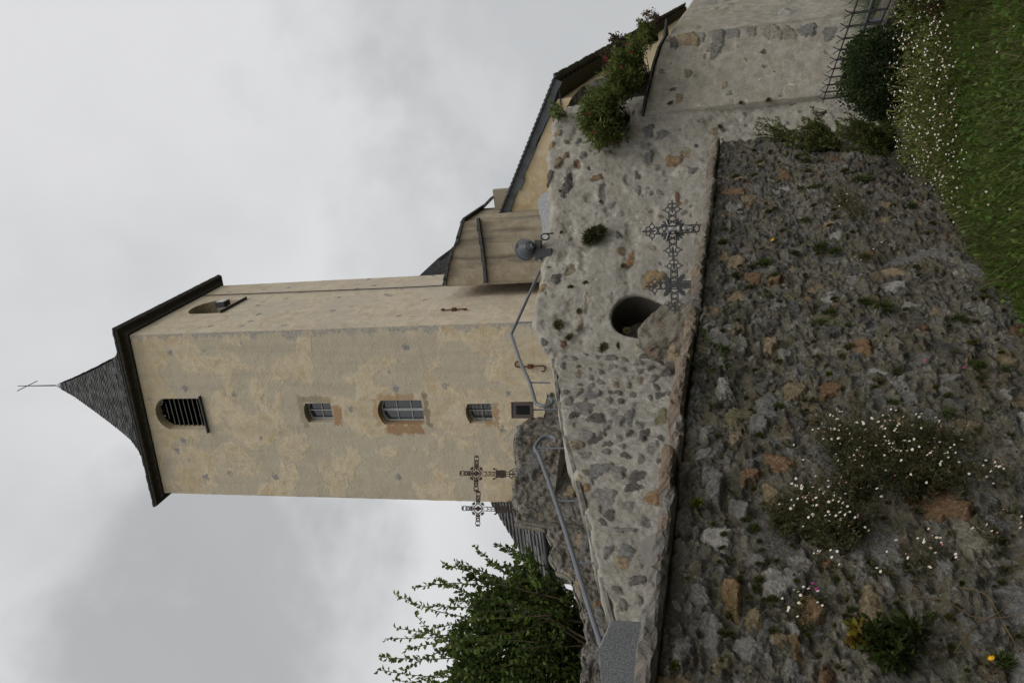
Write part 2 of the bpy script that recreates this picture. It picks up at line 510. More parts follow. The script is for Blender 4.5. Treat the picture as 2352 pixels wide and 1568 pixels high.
def stone_field(S, Z, stones):
    h = np.zeros(S.shape); m = np.zeros(S.shape); col = np.zeros(S.shape + (3,)) + .2
    for (s0, z0, a, b, rot, hh, c, sd, tx, tz) in stones:
        R = max(a, b) * 1.5
        q = (np.abs(S - s0) < R) & (np.abs(Z - z0) < R)
        if not q.any(): continue
        x = S[q] - s0; y = Z[q] - z0
        cr, sr = math.cos(rot), math.sin(rot)
        xr = (x * cr + y * sr) / a; yr = (-x * sr + y * cr) / b
        ph = np.arctan2(yr, xr)
        w = 1 + .16 * np.sin(2 * ph + sd) + .13 * np.sin(3 * ph + sd * 2.3) + .09 * np.sin(5 * ph + sd * 3.1) + .06 * np.sin(9 * ph + sd * 1.7) + .05 * np.sin(14 * ph + sd * 4.7)
        r = (np.abs(xr) ** 2.8 + np.abs(yr) ** 2.8) ** (1 / 2.8) / w
        k = smooth(1 - r, 0, .10)
        ck = np.exp(-((r - 1.06) / .07) ** 2)
        fc = np.round((xr * math.cos(sd) + yr * math.sin(sd)) * 2.2 + .6 * np.sin(4 * yr + sd)) * .12
        mk_ = np.clip((1.12 - r) / .24, 0, 1)
        hv = k * (hh * (1 + fc) + tx * x + tz * y) - ck * CRACK[0]
        qi = np.where(q)
        rep = mk_ > m[qi]
        hn = h[qi]; hn = np.where(rep, hv, hn); h[qi] = hn
        cc = col[qi]; cc[rep] = c; col[qi] = cc
        m[qi] = np.maximum(m[qi], mk_)
    return h, m, col


def throw(n, s0, s1, z0, z1, rmin, rmax, cols, wts, hmin, hmax, asp=(.5, .9), rot=.4, gap=1.1, taken=None, rg=None, ok=None):
    rg = rg or rng
    out = []; pos = list(taken or [])
    wts = A3(wts, dtype=float); wts /= wts.sum()
    tries = 0
    while len(out) < n and tries < n * 25:
        tries += 1
        s = rg.uniform(s0, s1); z = rg.uniform(z0, z1)
        a = rmin + (rmax - rmin) * rg.random() ** 2
        if ok is not None and not ok(s, z): continue
        if any((s - p[0]) ** 2 + ((z - p[1])) ** 2 < (gap * (a + p[2]) * .85) ** 2 for p in pos): continue
        pos.append((s, z, a))
        c = A3(cols[rg.choice(len(cols), p=wts)]) * rg.uniform(.75, 1.25)
        out.append((s, z, a, a * rg.uniform(*asp), rg.normal(0, rot), rg.uniform(hmin, hmax), c, rg.uniform(0, 6.28), rg.normal(0, .12), rg.normal(0, .12)))
    return out


def rubble(name, W, s_arr, top, bot, rows, stones, mat, parent, amp, thick=.4, seed=0, extra=None, toprag=.02, cap=True):
    nS = len(s_arr)
    t = np.linspace(0, 1, rows)
    tz = np.interp(s_arr, [p[0] for p in top], [p[1] for p in top]) + toprag * fbm(np.stack([s_arr * 5, s_arr * 0, s_arr * 0 + seed], -1), 4, seed)
    bz = np.interp(s_arr, [p[0] for p in bot], [p[1] for p in bot])
    S = np.repeat(s_arr[:, None], rows, 1); Z = bz[:, None] + (tz - bz)[:, None] * t[None]
    h, m, col = stone_field(S, Z, stones)
    P = np.stack([S, Z, np.zeros_like(S) + seed * 3.7], -1)
    O = np.zeros_like(S)
    for (sc, a, oc) in amp:
        O += a * fbm(P * sc, oc, seed + int(sc))
    O += h
    if extra is not None: O = extra(S, Z, O, m, col)
    O = O - .05 * smooth(t[None], .985, 1.0) * np.ones_like(S)
    V = W.pts(S, Z, O)
    idx = np.arange(nS * rows).reshape(nS, rows)
    fr = np.stack([idx[:-1, :-1], idx[1:, :-1], idx[1:, 1:], idx[:-1, 1:]], -1).reshape(-1, 4)
    Vs = [V.reshape(-1, 3)]; Fs = [fr]; ms = [m.ravel()]; cs = [col.reshape(-1, 3)]
    n = nS * rows
    # ragged top and a plain back and ends
    K = 4
    off = np.linspace(0, -thick, K + 1)[1:]
    topcols = [idx[:, -1]]
    for k, oo in enumerate(off):
        zz = tz + .02 * fbm(np.stack([s_arr * 6, s_arr * 0 + oo * 9, s_arr * 0 + seed], -1), 3, seed + 5) * (1 if k < K - 1 else .3)
        Vs.append(W.pts(s_arr, zz, np.full(nS, oo))); topcols.append(n + np.arange(nS)); n += nS
        ms.append(np.zeros(nS)); cs.append(np.full((nS, 3), .2))
    Vs.append(W.pts(s_arr, bz, np.full(nS, -thick))); topcols.append(n + np.arange(nS)); n += nS
    ms.append(np.zeros(nS)); cs.append(np.full((nS, 3), .2))
    for a, b in zip(topcols[:-1], topcols[1:]):
        Fs.append(np.stack([a[:-1], a[1:], b[1:], b[:-1]], -1))
    faces = np.concatenate(Fs)
    # orientation: outward for the front
    e1 = V[1, 0] - V[0, 0]; e2 = V[0, 1] - V[0, 0]
    if np.cross(e1, e2)[:2] @ W.n < 0: faces = faces[:, ::-1]
    faces = [tuple(f) for f in faces] if cap else faces
    if cap:
        for e in (0, -1):
            loop = list(idx[e]) + [c[e] for c in topcols[1:]]
            faces.append(tuple(loop if e == 0 else reversed(loop)))
    o = mk(name, np.concatenate(Vs), faces, mat, parent, col=np.concatenate(cs), msk=np.concatenate(ms), sm=True)
    o['_off'] = 0
    del o['_off']
    return o, (S, Z, O)


GREY = (.20, .19, .175); BLUE = (.17, .165, .155); TAN = (.27, .21, .13); RUST = (.20, .12, .07); DARK = (.105, .098, .088); OCH = (.225, .145, .075); PALE = (.33, .315, .29); OLIVE = (.2, .18, .10)
COLS = [GREY, BLUE, TAN, RUST, DARK, PALE, OLIVE]

# ------------------------------------------------------------------ slates as real courses
g = G('slate_courses', .65, .3); o = g.obj(); col = g.attr('col')
n = g.noise(o, 7, 5, .7)
c = g.mix(g.ss(n, .3, .7), g.mix(.55, col, (.3, .3, .3), 'MULTIPLY'), col)
c = g.mix(g.m('MULTIPLY', g.ss(g.noise(o, 1.3, 5, .7), .55, .72), .4), c, (.17, .15, .10))
g.bump(n, .4, .02)
M['slates'] = g.done(c)


def slate_face(bl, br, tl, tr, ncourse, wid, lap=.03, rg=rng, light=.16, dark=.05):
    """courses of single slates on a trapezoid, bottom to top"""
    bl, br, tl, tr = [A3(q, dtype=float) for q in (bl, br, tl, tr)]
    nrm = np.cross(br - bl, tl - bl); nrm /= np.linalg.norm(nrm) + 1e-9
    V = []; Fc = []; col = []
    for i in range(ncourse):
        a, b = i / ncourse, (i + 1.12) / ncourse
        b = min(b, 1)
        L0, R0 = bl + (tl - bl) * a, br + (tr - br) * a
        L1, R1 = bl + (tl - bl) * b, br + (tr - br) * b
        w = np.linalg.norm(R0 - L0)
        cuts = [0.0]; x = rg.uniform(.3, 1) * wid
        while x < w - .05:
            cuts.append(x / w); x += wid * rg.uniform(.7, 1.35)
        cuts.append(1.0)
        for c0, c1 in zip(cuts[:-1], cuts[1:]):
            l = lap * rg.uniform(.5, 1.3); dz = (L1 - L0) * rg.uniform(-.09, .05)
            q = [L0 + (R0 - L0) * c0, L0 + (R0 - L0) * c1, L1 + (R1 - L1) * c1, L1 + (R1 - L1) * c0]
            k = len(V)
            V += [q[0] + nrm * l + dz, q[1] + nrm * l + dz, q[2] + nrm * .004, q[3] + nrm * .004, q[0] - nrm * .01 + dz, q[1] - nrm * .01 + dz]
            Fc += [(k, k + 1, k + 2, k + 3), (k, k + 4, k + 5, k + 1)]
            v = dark + (light - dark) * rg.random() ** 1.6
            col += [(v, v * .985, v * .97)] * 6
    return V, Fc, col


def slate_roof(name, trapez, parent, mat=None):
    V = []; Fc = []; col = []
    for tr in trapez:
        v, f, c = slate_face(*tr)
        Fc += [tuple(i + len(V) for i in q) for q in f]; V += v; col += c
    return mk(name, V, Fc, mat or M['slates'], parent, col=A3(col))


# ------------------------------------------------------------------ tower
from mathutils.geometry import tessellate_polygon
YAW = math.radians(19)
DL = A3([-math.cos(YAW), math.sin(YAW)]); DR = A3([math.sin(YAW), math.cos(YAW)])
PC = A3([.56, 25.0]); WL, WR = 6.08, 6.25
FL = Wall(PC, DL); FR = Wall(PC, DR)
ZB, ZT = 3.4, 22.75


def arch_pts(s0, s1, z0, z1, rise, n=8):
    """closed outline, z1 is the crown"""
    pts = [(s0, z0), (s1, z0), (s1, z1 - rise)]
    mid, hw = (s0 + s1) / 2, (s1 - s0) / 2
    if rise > .01:
        if rise >= hw * .98:
            for k in range(1, n):
                w = math.pi * k / n; pts.append((mid + hw * math.cos(w), z1 - rise + rise * math.sin(w)))
        else:
            Rr = (hw * hw + rise * rise) / (2 * rise); cy = z1 - Rr; a0 = math.asin(hw / Rr)
            for k in range(1, n):
                a = a0 - 2 * a0 * k / n; pts.append((mid + Rr * math.sin(a), cy + Rr * math.cos(a)))
    pts.append((s0, z1 - rise))
    return pts


def opening(W, x0, x1, y0, y1, rise):
    ym = (y0 + y1) / 2; xm = (x0 + x1) / 2
    s = sorted((W.px(xm, y0)[0], W.px(xm, y1)[0]))
    return s[0], s[1], W.px(x1, ym)[1], W.px(x0, ym)[1], rise


OP = {
    'belfry': opening(FL, 358, 469, 915, 986, .42),
    'w1': opening(FL, 699, 763, 926, 970, .1),
    'w2': opening(FL, 868, 972, 919, 975, .17),
    'w3': opening(FL, 1070, 1130, 927, 972, .1),
}
so = FR.px(490, 691)[0], FR.px(490, 719)[0]
OPR = (min(so), max(so), FR.px(560, 690)[1], FR.px(421, 718)[1], .45)


def holed(W, width, holes, zb, zt, depth, uo=0.0):
    """front face with holes plus reveals; returns verts, faces, uv"""
    jz = np.linspace(zb, zt, 70)[1:-1]; jr = np.random.default_rng(int(width * 100))
    outer = [(0, zb), (width, zb)] + [(width + jr.uniform(-.022, .014), q) for q in jz] + [(width, zt), (0, zt)]
    # extra points so that edges can wander a little
    loops = [[Vector((a, b, 0)) for a, b in outer]] + [[Vector((a, b, 0)) for a, b in h] for h in holes]
    tri = tessellate_polygon(loops)
    flat = [p for l in loops for p in l]
    V = [W.at(p.x, p.y) for p in flat]; uv = [(p.x + uo, p.y) for p in flat]
    Fc = []
    for t in tri:
        a, b, c = [V[i] for i in t]
        nn = np.cross(b - a, c - a)
        Fc.append(tuple(t) if nn[:2] @ W.n > 0 else tuple(reversed(t)))
    for h in holes:
        k = len(V); n = len(h)
        cz = sum(p[1] for p in h) / n; cs = sum(p[0] for p in h) / n
        for a, b in h: V.append(W.at(a, b)); uv.append((a + uo, b))
        for a, b in h:
            # splayed a little inwards
            V.append(W.at(cs + (a - cs) * .93, b, -depth)); uv.append((a + uo + depth * (1 if a > cs else -1), b + .07))
        for i in range(n):
            j = (i + 1) % n
            Fc.append((k + i, k + j, k + n + j, k + n + i))
    return V, Fc, uv


def gridface(W, width, zb, zt, holes, depth, uo):
    return holed(W, width, holes, zb, zt, depth, uo)


base_t = A3([*(PC + DL * 3 + DR * 3), ZB])
tower = empty('church_tower', 'tall square church tower of ochre plaster with a pointed slate roof', 'tower', base_t)
hl = [arch_pts(*OP[k]) for k in ('belfry', 'w1', 'w2', 'w3')]
V1, F1, U1 = holed(FL, WL, hl, ZB, ZT + .3, .32)
V2, F2, U2 = holed(FR, WR, [arch_pts(*OPR)], ZB, ZT + .3, .5, uo=40)
# back faces
PB = PC + DL * WL; PD = PC + DR * WR; PE = PB + DR * WR
Vb = [A3([*p, z]) for p in (PB, PE, PD) for z in (ZB, ZT + .3)]
nl = len(V1)


def win_rect(k, grow=.0):
    s0, s1, z0, z1, r = OP[k]
    return (s0 + s1) / 2, (z0 + z1) / 2, (s1 - s0) / 2 + grow, (z1 - z0) / 2 + grow


w1c, w2c, w3c = win_rect('w1'), win_rect('w2'), win_rect('w3')
wins = [(w2c[0] + w2c[2] + .16, w2c[1] - .05, .16, w2c[3] * .8, (.29, .165, .085), .8),
        (w2c[0] - w2c[2] - .1, w2c[1] + .1, .08, w2c[3] * .75, (.34, .215, .115), .7),
        (w2c[0] - .1, w2c[1] - w2c[3] - .12, w2c[2] + .15, .07, (.17, .135, .09), .75),
        (w2c[0], w2c[1] + w2c[3] + .05, w2c[2], .06, (.34, .21, .10), .6),
        (w1c[0] + .1, w1c[1] - w1c[3] - .17, .36, .12, (.31, .18, .085), .8),
        (w1c[0] - w1c[2] - .14, w1c[1], .1, w1c[3], (.24, .2, .14), .7),
        (w1c[0], w1c[1] + w1c[3] + .03, w1c[2] + .2, .1, (.24, .2, .14), .6),
        (w3c[0] + w3c[2] + .02, w3c[1] - .4, .1, .18, (.33, .19, .08), .7),
        (w3c[0], w3c[1] - w3c[3] - .12, w3c[2], .08, (.28, .17, .09), .7),
        (w2c[0] - 1.05, w2c[1] - 1.15, .25, .16, (.45, .35, .22), .6)]
PL_L = plaster('tower_ochre_plaster', (.48, .405, .29), (.44, .345, .215), (.405, .36, .285), wins, quoin=0.0, patch=(.52, .575), streak=.16)
PL_R = plaster('tower_pale_plaster', (.515, .45, .355), (.455, .37, .255), (.49, .44, .365), (), patch=(.55, .66), pitz=.8, streak=.14)
tw = mk('wall', V1 + V2 + Vb, F1 + [tuple(i + nl for i in f) for f in F2] +
        [tuple(i + nl + len(V2) for i in f) for f in ((0, 1, 3, 2), (2, 3, 5, 4))],
        [PL_L, PL_R], tower, uv=U1 + U2 + [(60 + i, z) for i, z in enumerate((ZB, ZT) * 3)],
        mi=[0] * len(F1) + [1] * len(F2) + [1, 1])


def window(W, k, cols, rows, depth, midw=.05):
    s0, s1, z0, z1, rise = OP[k]
    cs = (s0 + s1) / 2; q = .93
    a, b = cs + (s0 - cs) * q, cs + (s1 - cs) * q
    ax = [np.r_[W.d, 0], np.r_[W.n, 0], A3([0, 0, 1.0])]
    fr = MB(); fw = .055
    out = arch_pts(a, b, z0, z1 - .02, rise)
    cz = (z0 + z1) / 2
    inn = [(cs + (p - cs) * (1 - 2 * fw / (b - a)), cz + (z - cz) * (1 - 2 * fw / (z1 - z0))) for p, z in out]
    n = len(out); dp = depth - .02
    VV = [W.at(p, z, -dp + .05) for p, z in out] + [W.at(p, z, -dp + .05) for p, z in inn] + [W.at(p, z, -dp) for p, z in inn]
    fr.add(VV, [(i, (i + 1) % n, (i + 1) % n + n, i + n) for i in range(n)] + [(i + n, (i + 1) % n + n, (i + 1) % n + 2 * n, i + 2 * n) for i in range(n)])
    for c_ in range(1, cols):
        x = a + (b - a) * c_ / cols; w = midw if c_ * 2 == cols else .018
        fr.box(W.at(x, (z0 + z1) / 2 - rise * .1, -dp + .02), w, .025, (z1 - z0) / 2 - rise * .15 - .03, ax)
    for r_ in range(1, rows):
        z = z0 + (z1 - rise * .5 - z0) * r_ / rows
        fr.box(W.at(cs, z, -dp + .017), (b - a) / 2 - .03, .018, .014, ax)
    o = fr.build('window', M['wframe'], tower)
    gm = MB(); gm.add([W.at(p, z, -dp + .004) for p, z in out], [tuple(range(n))])
    gl = mk('pane', np.concatenate(gm.v), gm.f, M['glass'], o, base=base_t)
    gl.parent = o; gl.location = (0, 0, 0)
    return o


window(FL, 'w1', 2, 2, .32, .02)
window(FL, 'w2', 2, 3, .32, .045)
w3 = window(FL, 'w3', 2, 2, .32, .02)
# iron grille before the lowest window
gb = MB(); s0, s1, z0, z1, r_ = OP['w3']
for k in (1, 2): gb.tube([FL.at(s0 + (s1 - s0) * k / 3, z0, -.12), FL.at(s0 + (s1 - s0) * k / 3, z1 - .02, -.12)], .011, 6)
for k in (1, 2): gb.tube([FL.at(s0, z0 + (z1 - z0) * k / 3, -.12), FL.at(s1, z0 + (z1 - z0) * k / 3, -.12)], .011, 6)
gb.build('window_bar', M['iron'], tower)
# belfry louvres and sill
s0, s1, z0, z1, r_ = OP['belfry']; cs = (s0 + s1) / 2
lb = MB(); axl = A3([np.r_[FL.d, 0], np.r_[FL.n, 0], [0, 0, 1.0]])
tl = math.radians(38)
ax2 = [axl[0], axl[1] * math.cos(tl) - axl[2] * math.sin(tl), axl[1] * math.sin(tl) + axl[2] * math.cos(tl)]
nz = 10
for k in range(nz):
    z = z0 + .07 + (z1 - .12 - z0) * k / nz
    lb.box(FL.at(cs, z, -.34), (s1 - s0) / 2 * (.94 if k < nz - 2 else .8 if k < nz - 1 else .5), .15, .012, ax2)
lb.build('louvre', M['louvre'], tower)
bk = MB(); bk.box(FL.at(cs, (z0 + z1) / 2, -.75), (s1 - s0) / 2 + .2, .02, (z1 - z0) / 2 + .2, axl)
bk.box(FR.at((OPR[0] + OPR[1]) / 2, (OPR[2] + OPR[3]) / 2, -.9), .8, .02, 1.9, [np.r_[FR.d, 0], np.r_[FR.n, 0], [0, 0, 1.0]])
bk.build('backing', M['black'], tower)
sl = MB(); sl.box(FL.at(cs, z0 - .02, -.02), (s1 - s0) / 2 + .1, .13, .02, axl)
sl.build('sill', M['slate_edge'], tower)
sl = MB()
sl.box(FR.at((OPR[0] + OPR[1]) / 2, OPR[2] - .015, -.02), (OPR[1] - OPR[0]) / 2 + .06, .12, .016, [np.r_[FR.d, 0], np.r_[FR.n, 0], [0, 0, 1.0]])
sl.build('sill', M['slate_edge'], tower)

# eaves: near, left, far, right corners
OV = .36
ctr = PC + DL * WL / 2 + DR * WR / 2
EC = [PC - DL * OV - DR * OV, PB + DL * OV - DR * OV, PE + DL * OV + DR * OV, PD - DL * OV + DR * OV]
EZ = [22.80, 23.12, 23.4, 23.16]
WC = [PC, PB, PE, PD]
cor = MB()
prof = [(.015, -.30), (.07, -.29), (.10, -.22), (.16, -.17), (.33, -.15), (.35, -.12), (.36, -.0), (.36, .01)]
outd = [(-DL - DR), (DL - DR), (DL + DR), (-DL + DR)]
VV = []
for (o_, zz) in prof:
    for k in range(4):
        VV.append(A3([*(WC[k] + outd[k] * o_), EZ[k] + zz]))
FF = []
for i in range(len(prof) - 1):
    for k in range(4):
        k2 = (k + 1) % 4; FF.append((i * 4 + k, (i + 1) * 4 + k, (i + 1) * 4 + k2, i * 4 + k2))
cor.add(VV, FF)
cor.build('cornice', M['darkwood'], tower)
rings = [(1.0, 0.0), (.86, .36), (.72, .76), (.58, 1.3), (.48, 1.85), (.36, 2.85), (.2, 4.3), (.1, 5.25), (.03, 6.05)]
mz = 23.1


def ringpt(k, f, dz):
    p = ctr + (EC[k] - ctr) * f
    return A3([p[0], p[1], mz + dz + (EZ[k] - mz) * f])


tz_ = []
for (fa, za), (fb, zb_) in zip(rings[:-1], rings[1:]):
    hgt = math.hypot((fa - fb) * 3.45, zb_ - za)
    for k in range(4):
        k2 = (k + 1) % 4
        tz_.append((ringpt(k2, fa, za), ringpt(k, fa, za), ringpt(k2, fb, zb_), ringpt(k, fb, zb_), max(2, int(round(hgt / .125))), .2, .03, rng, .135, .055))
roof = slate_roof('roof', tz_, tower)
fa = MB()
for k in range(4):
    k2 = (k + 1) % 4
    a, b = A3([*EC[k], EZ[k] - .02]), A3([*EC[k2], EZ[k2] - .02])
    fa.tube([a, b], .035, 5)
fa.build('eave_edge', M['slate_edge'], tower)
cap = MB()
apz = mz + 6.0
cap.lathe([(.15, -.1), (.11, .1), (.12, .13), (.08, .2), (.05, .32), (.02, .34)], A3([*ctr, apz]), (0, 0, 1), 8)
cap.build('roof_cap', M['lead'], tower)
fin = MB()
fin.tube([A3([*ctr, apz + .3]), A3([*ctr, apz + 2.3])], [.028, .014], 6)
dR3 = A3([*DR, 0.0])
fin.tube([A3([*ctr, apz + 1.8]) - dR3 * .55, A3([*ctr, apz + 1.8]) + dR3 * .55], .016, 6)
fin.build('finial_cross', M['iron'], tower)


def s_anchor(W, p0, p1, flip, sc=1.0):
    """S shaped wall anchor between two pixel ends"""
    a = A3(W.px(*p0)); b = A3(W.px(*p1))
    L = np.linalg.norm(b - a); t = (b - a) / L; nn = A3([-t[1], t[0]]) * flip
    mid = (a + b) / 2; r = L * .10 * sc
    # hook end: starts at the side, rounds the tip and joins the stem
    q = []
    for k in range(11):
        w = math.pi * (1.15 - 1.15 * k / 10)
        q.append(a + t * (r - r * math.sin(w)) + nn * (r - r * math.cos(w)) - nn * 0)
    q = [p - nn * 0 for p in q]
    lo = q + [a + t * L * .3, mid]
    hi = [2 * mid - p for p in reversed(lo[:-1])]
    path = lo + hi
    m = MB()
    m.tube([W.at(p[0], p[1], .05) for p in path], [.022] * len(path), 6)
    m.box(W.at(mid[0], mid[1], .04), .06, .06, .07, [np.r_[W.d, 0], np.r_[W.n, 0], [0, 0, 1.0]])
    m.build('wall_anchor', M['rust'], tower)


s_anchor(FR, (1013, 716), (1074, 712), 1, .75)
s_anchor(FL, (1185, 842), (1252, 838), -1, 1.0)
cb = MB()
cp = [FR.px(x, y) for x, y in ((462, 681), (700, 672), (900, 664), (1080, 655), (1190, 650), (1240, 648))]
cb.tube([FR.at(s_, z_, .04) for s_, z_ in cp], .02, 5)
cb.build('lightning_cable', M['plastic_dk'], tower)
bs = MB()
# bulging plaster foot of the tower
bl = bs
vv = []; ft = []
ss_ = np.linspace(-.1, 3.9, 18); zz_ = np.linspace(4.2, 9.3, 14)
# spotlight in the side belfry opening
fx, fz = FR.px(513, 704)
lamp = empty('spotlight', 'small grey spotlight in the side belfry opening of the tower', 'spotlight', FR.at(fx, fz, .1))
m = MB(); axr = A3([np.r_[FR.d, 0], np.r_[FR.n, 0], [0, 0, 1.0]])
m.box(FR.at(fx, fz, .12), .2, .1, .19, axr); m.build('housing', M['plastic'], lamp)
m = MB(); m.box(FR.at(fx, fz, .225), .16, .006, .15, axr); m.build('lens', M['white_s'], lamp)
m = MB(); m.tube([FR.at(fx, fz - .3, -.05), FR.at(fx, fz - .1, .02)], .03, 6); m.build('bracket', M['plastic_dk'], lamp)

# ------------------------------------------------------------------ buttress with stepped slate weathering
pb = at_y(1240, 648, 27.6)
WB = Wall(pb[:2], -DL)
top_px = [(1025, 652), (1025, 640), (1032, 606), (1041, 572), (1052, 560), (1055, 545), (1064, 509), (1067, 503)]
tp = [WB.px(x, y) for x, y in top_px]
sR = WB.px(1150, 503)[0]
bt = empty('church_buttress', 'dirty plaster buttress with a stepped slate top beside the tower', 'buttress', A3([pb[0] + 1, pb[1], 3.5]))
PL_B = plaster('stained_buttress_plaster', (.33, .285, .215), (.285, .235, .16), (.22, .195, .155), (), streak=.95, patch=(.55, .7), pitz=.3)
out = [(.0, 3.5), (sR, 3.5)] + [(min(s_, sR), z_) for s_, z_ in reversed(tp)] + [(.0, tp[0][1])]
D3 = lambda v, d: A3([v[0] * d, v[1] * d, 0.0])
n = len(out)
Vf = [WB.at(s_, z_) for s_, z_ in out] + [WB.at(s_, z_, -2.2) for s_, z_ in out]
Ff = [tuple(range(n)), tuple(reversed(range(n, 2 * n)))] + [(i, i + n, (i + 1) % n + n, (i + 1) % n) for i in range(n)]
mk('wall', Vf, Ff, PL_B, bt, uv=[(s_, z_) for s_, z_ in out] + [(s_ + 2.2, z_) for s_, z_ in out])
m = MB()
axb = A3([np.r_[WB.d, 0], np.r_[WB.n, 0], [0, 0, 1.0]])
for (a, b) in zip(tp[:-1], tp[1:]):
    a = A3(a); b = A3(b)
    if b[0] - a[0] < .03: continue
    k = max(1, int((b[0] - a[0]) / .3))
    for j in range(k):
        p = a + (b - a) * j / k; q = a + (b - a) * (j + 1) / k
        lift = .05 + .03 * rng.random()
        poly = [(p[0] - .03, p[1] - .03 + lift * .3), (q[0] + .06, q[1] - .06 + lift * .2), (q[0] + .06, q[1] + lift * .4), (p[0] - .03, p[1] + .05 + lift)]
        m.prism(poly, WB.at(0, 0, .1), axb[0], axb[2], -axb[1] * 2.35)
m.build('slate_weathering', M['slate_edge'], bt)
m = MB()
st = [WB.px(x, y) for x, y in ((1118, 648), (1113, 600), (1108, 560), (1103, 530), (1099, 501))]
for a, b in zip(st[:-1], st[1:]):
    m.prism([(a[0], a[1] - .05), (b[0] + .01, b[1] - .05), (b[0] + .01, b[1] + .03), (a[0], a[1] + .07)], WB.at(0, 0, -.05), axb[0], axb[2], axb[1] * .2)
m.build('string_course', M['slate_edge'], bt)
# thin slate behind, on the far side of the buttress
m = MB(); e = [WB.px(x, y) for x, y in ((1067, 505), (1080, 495), (1096, 477))]
m.prism([(e[0][0] - .05, e[0][1]), (e[2][0], e[2][1] - .02), (e[2][0], e[2][1] + .1), (e[0][0] - .05, e[0][1] + .12)], WB.at(0, 0, -1.9), axb[0], axb[2], -axb[1] * .4)
m.build('cap_slate', M['slate_edge'], bt)
m = MB(); q0 = WB.px(1072, 503)[1]
m.box(WB.at(sR + .15, (q0 + 3.5) / 2 - .2, -2.05), .5, .12, (q0 - 3.5) / 2 - .2, axb)
m.build('return_wall', PL_B, bt)

# little dark roof seen behind the tower
q = at_y(1010, 612, 31.6)
sr = empty('stair_turret', 'small dark slate roof end showing behind the tower', 'roof', A3([q[0], q[1], 11.0]))
m = MB(); W4 = Wall(at_y(1024, 640, 31.6)[:2], -DL)
pp = [W4.px(x, y) for x, y in ((962, 634), (1005, 594), (1012, 600), (1026, 604), (1030, 622), (1028, 650), (990, 650))]
m.prism(pp, W4.at(0, 0), np.r_[W4.d, 0], (0, 0, 1), -np.r_[W4.n, 0] * 2.0); m.build('slate_roof', M['slate_edge'], sr)
m = MB(); pp = [W4.px(x, y) for x, y in ((1010, 632), (1028, 622), (1034, 655), (1012, 655))]
m.prism(pp, W4.at(0, 0, .25), np.r_[W4.d, 0], (0, 0, 1), -np.r_[W4.n, 0] * .5); m.build('corbel', M['corbel'], sr)

# ------------------------------------------------------------------ nave: gable wall, verge, long eave
g0 = at_y(1150, 495, 28.0); WG = Wall(g0[:2], -DL)
v0 = A3(WG.px(1150, 495)); v1 = A3(WG.px(1275, 183))
sl_ = (v1 - v0) / np.linalg.norm(v1 - v0)
nave = empty('church_nave', 'pale ochre nave gable with a slate edged roof sloping down to the right', 'church', A3([*WG.at(2, 0)[:2], 3.0]))
PL_N = plaster('nave_pale_plaster', (.50, .41, .28), (.43, .33, .19), (.40, .35, .27), (), patch=(.6, .75), pitz=.4)
pend = on_z(1525, 40, 7.35)
e0 = WG.at(v1[0], v1[1])
de = pend[:2] - e0[:2]; Ln = np.linalg.norm(de); de = de / Ln
depth3 = np.r_[de, 0]
gab = [(v0[0] - 2, 3), (v1[0] - .6, 3), (v1[0] - .6, v1[1] - .02), (v0[0] - 2, v0[1] - .12 - (v1[1] - v0[1]) / (v1[0] - v0[0]) * 2)]
mk('wall', [WG.at(a, b, -.04) for a, b in gab] + [WG.at(a, b, -.04) + depth3 * 60 for a, b in gab],
   [(0, 1, 2, 3), (1, 5, 6, 2)], PL_N, nave, uv=[(a, b) for a, b in gab] + [(a + 60, b) for a, b in gab])
# verge slates
m = MB(); L_ = np.linalg.norm(v1 - v0); nn = A3([-sl_[1], sl_[0]])
if nn[1] < 0: nn = -nn
k = -.2; i = 0
axg = A3([np.r_[WG.d, 0], np.r_[WG.n, 0], [0, 0, 1.0]])
while k < L_ - .02:
    w = min(rng.uniform(.3, .5), L_ - k); dd = .26 + rng.uniform(-.05, .05)
    a = v0 + sl_ * k; b = v0 + sl_ * (k + w + .02)
    m.prism([tuple(a), tuple(b), tuple(b - nn * dd), tuple(a - nn * dd)], WG.at(0, 0, .02 + .008 * (i % 2)), axg[0], axg[2], -axg[1] * .03)
    k += w; i += 1
m.build('verge_slate', plain('verge_grey_slate', (.075, .08, .085), .7, 0, .35, 2.5, .25, .3), nave)
m = MB(); k = -.3
while k < L_ - .02:
    w = .16; a = v0 + sl_ * k; b = v0 + sl_ * (k + w + .05)
    m.prism([tuple(a + nn * .03), tuple(b - nn * .0), tuple(b + nn * .045), tuple(a + nn * .085)], WG.at(0, 0, .09), axg[0], axg[2], -axg[1] * .6)
    k += w
m.build('roof_edge', M['slate_edge'], nave)
# roof sheet with thickness, running back
r_a = WG.at(v0[0] - 2, v0[1] - (v1[1] - v0[1]) / (v1[0] - v0[0]) * 2 + .03, 0); r_b = WG.at(v1[0], v1[1] + .02, 0)
far = A3([*(pend[:2] - e0[:2]), pend[2] - e0[2]]) * 1.5
rt = A3([0, 0, .06])
mk('roof', [r_a, r_b, r_b + far, r_a + far, r_a - rt, r_b - rt, r_b + far - rt, r_a + far - rt],
   [(0, 1, 2, 3), (7, 6, 5, 4), (0, 4, 5, 1), (1, 5, 6, 2)], M['slate_big'], nave, uv=[(0, 6), (0, 0), (80, 0), (80, 6)] * 2)
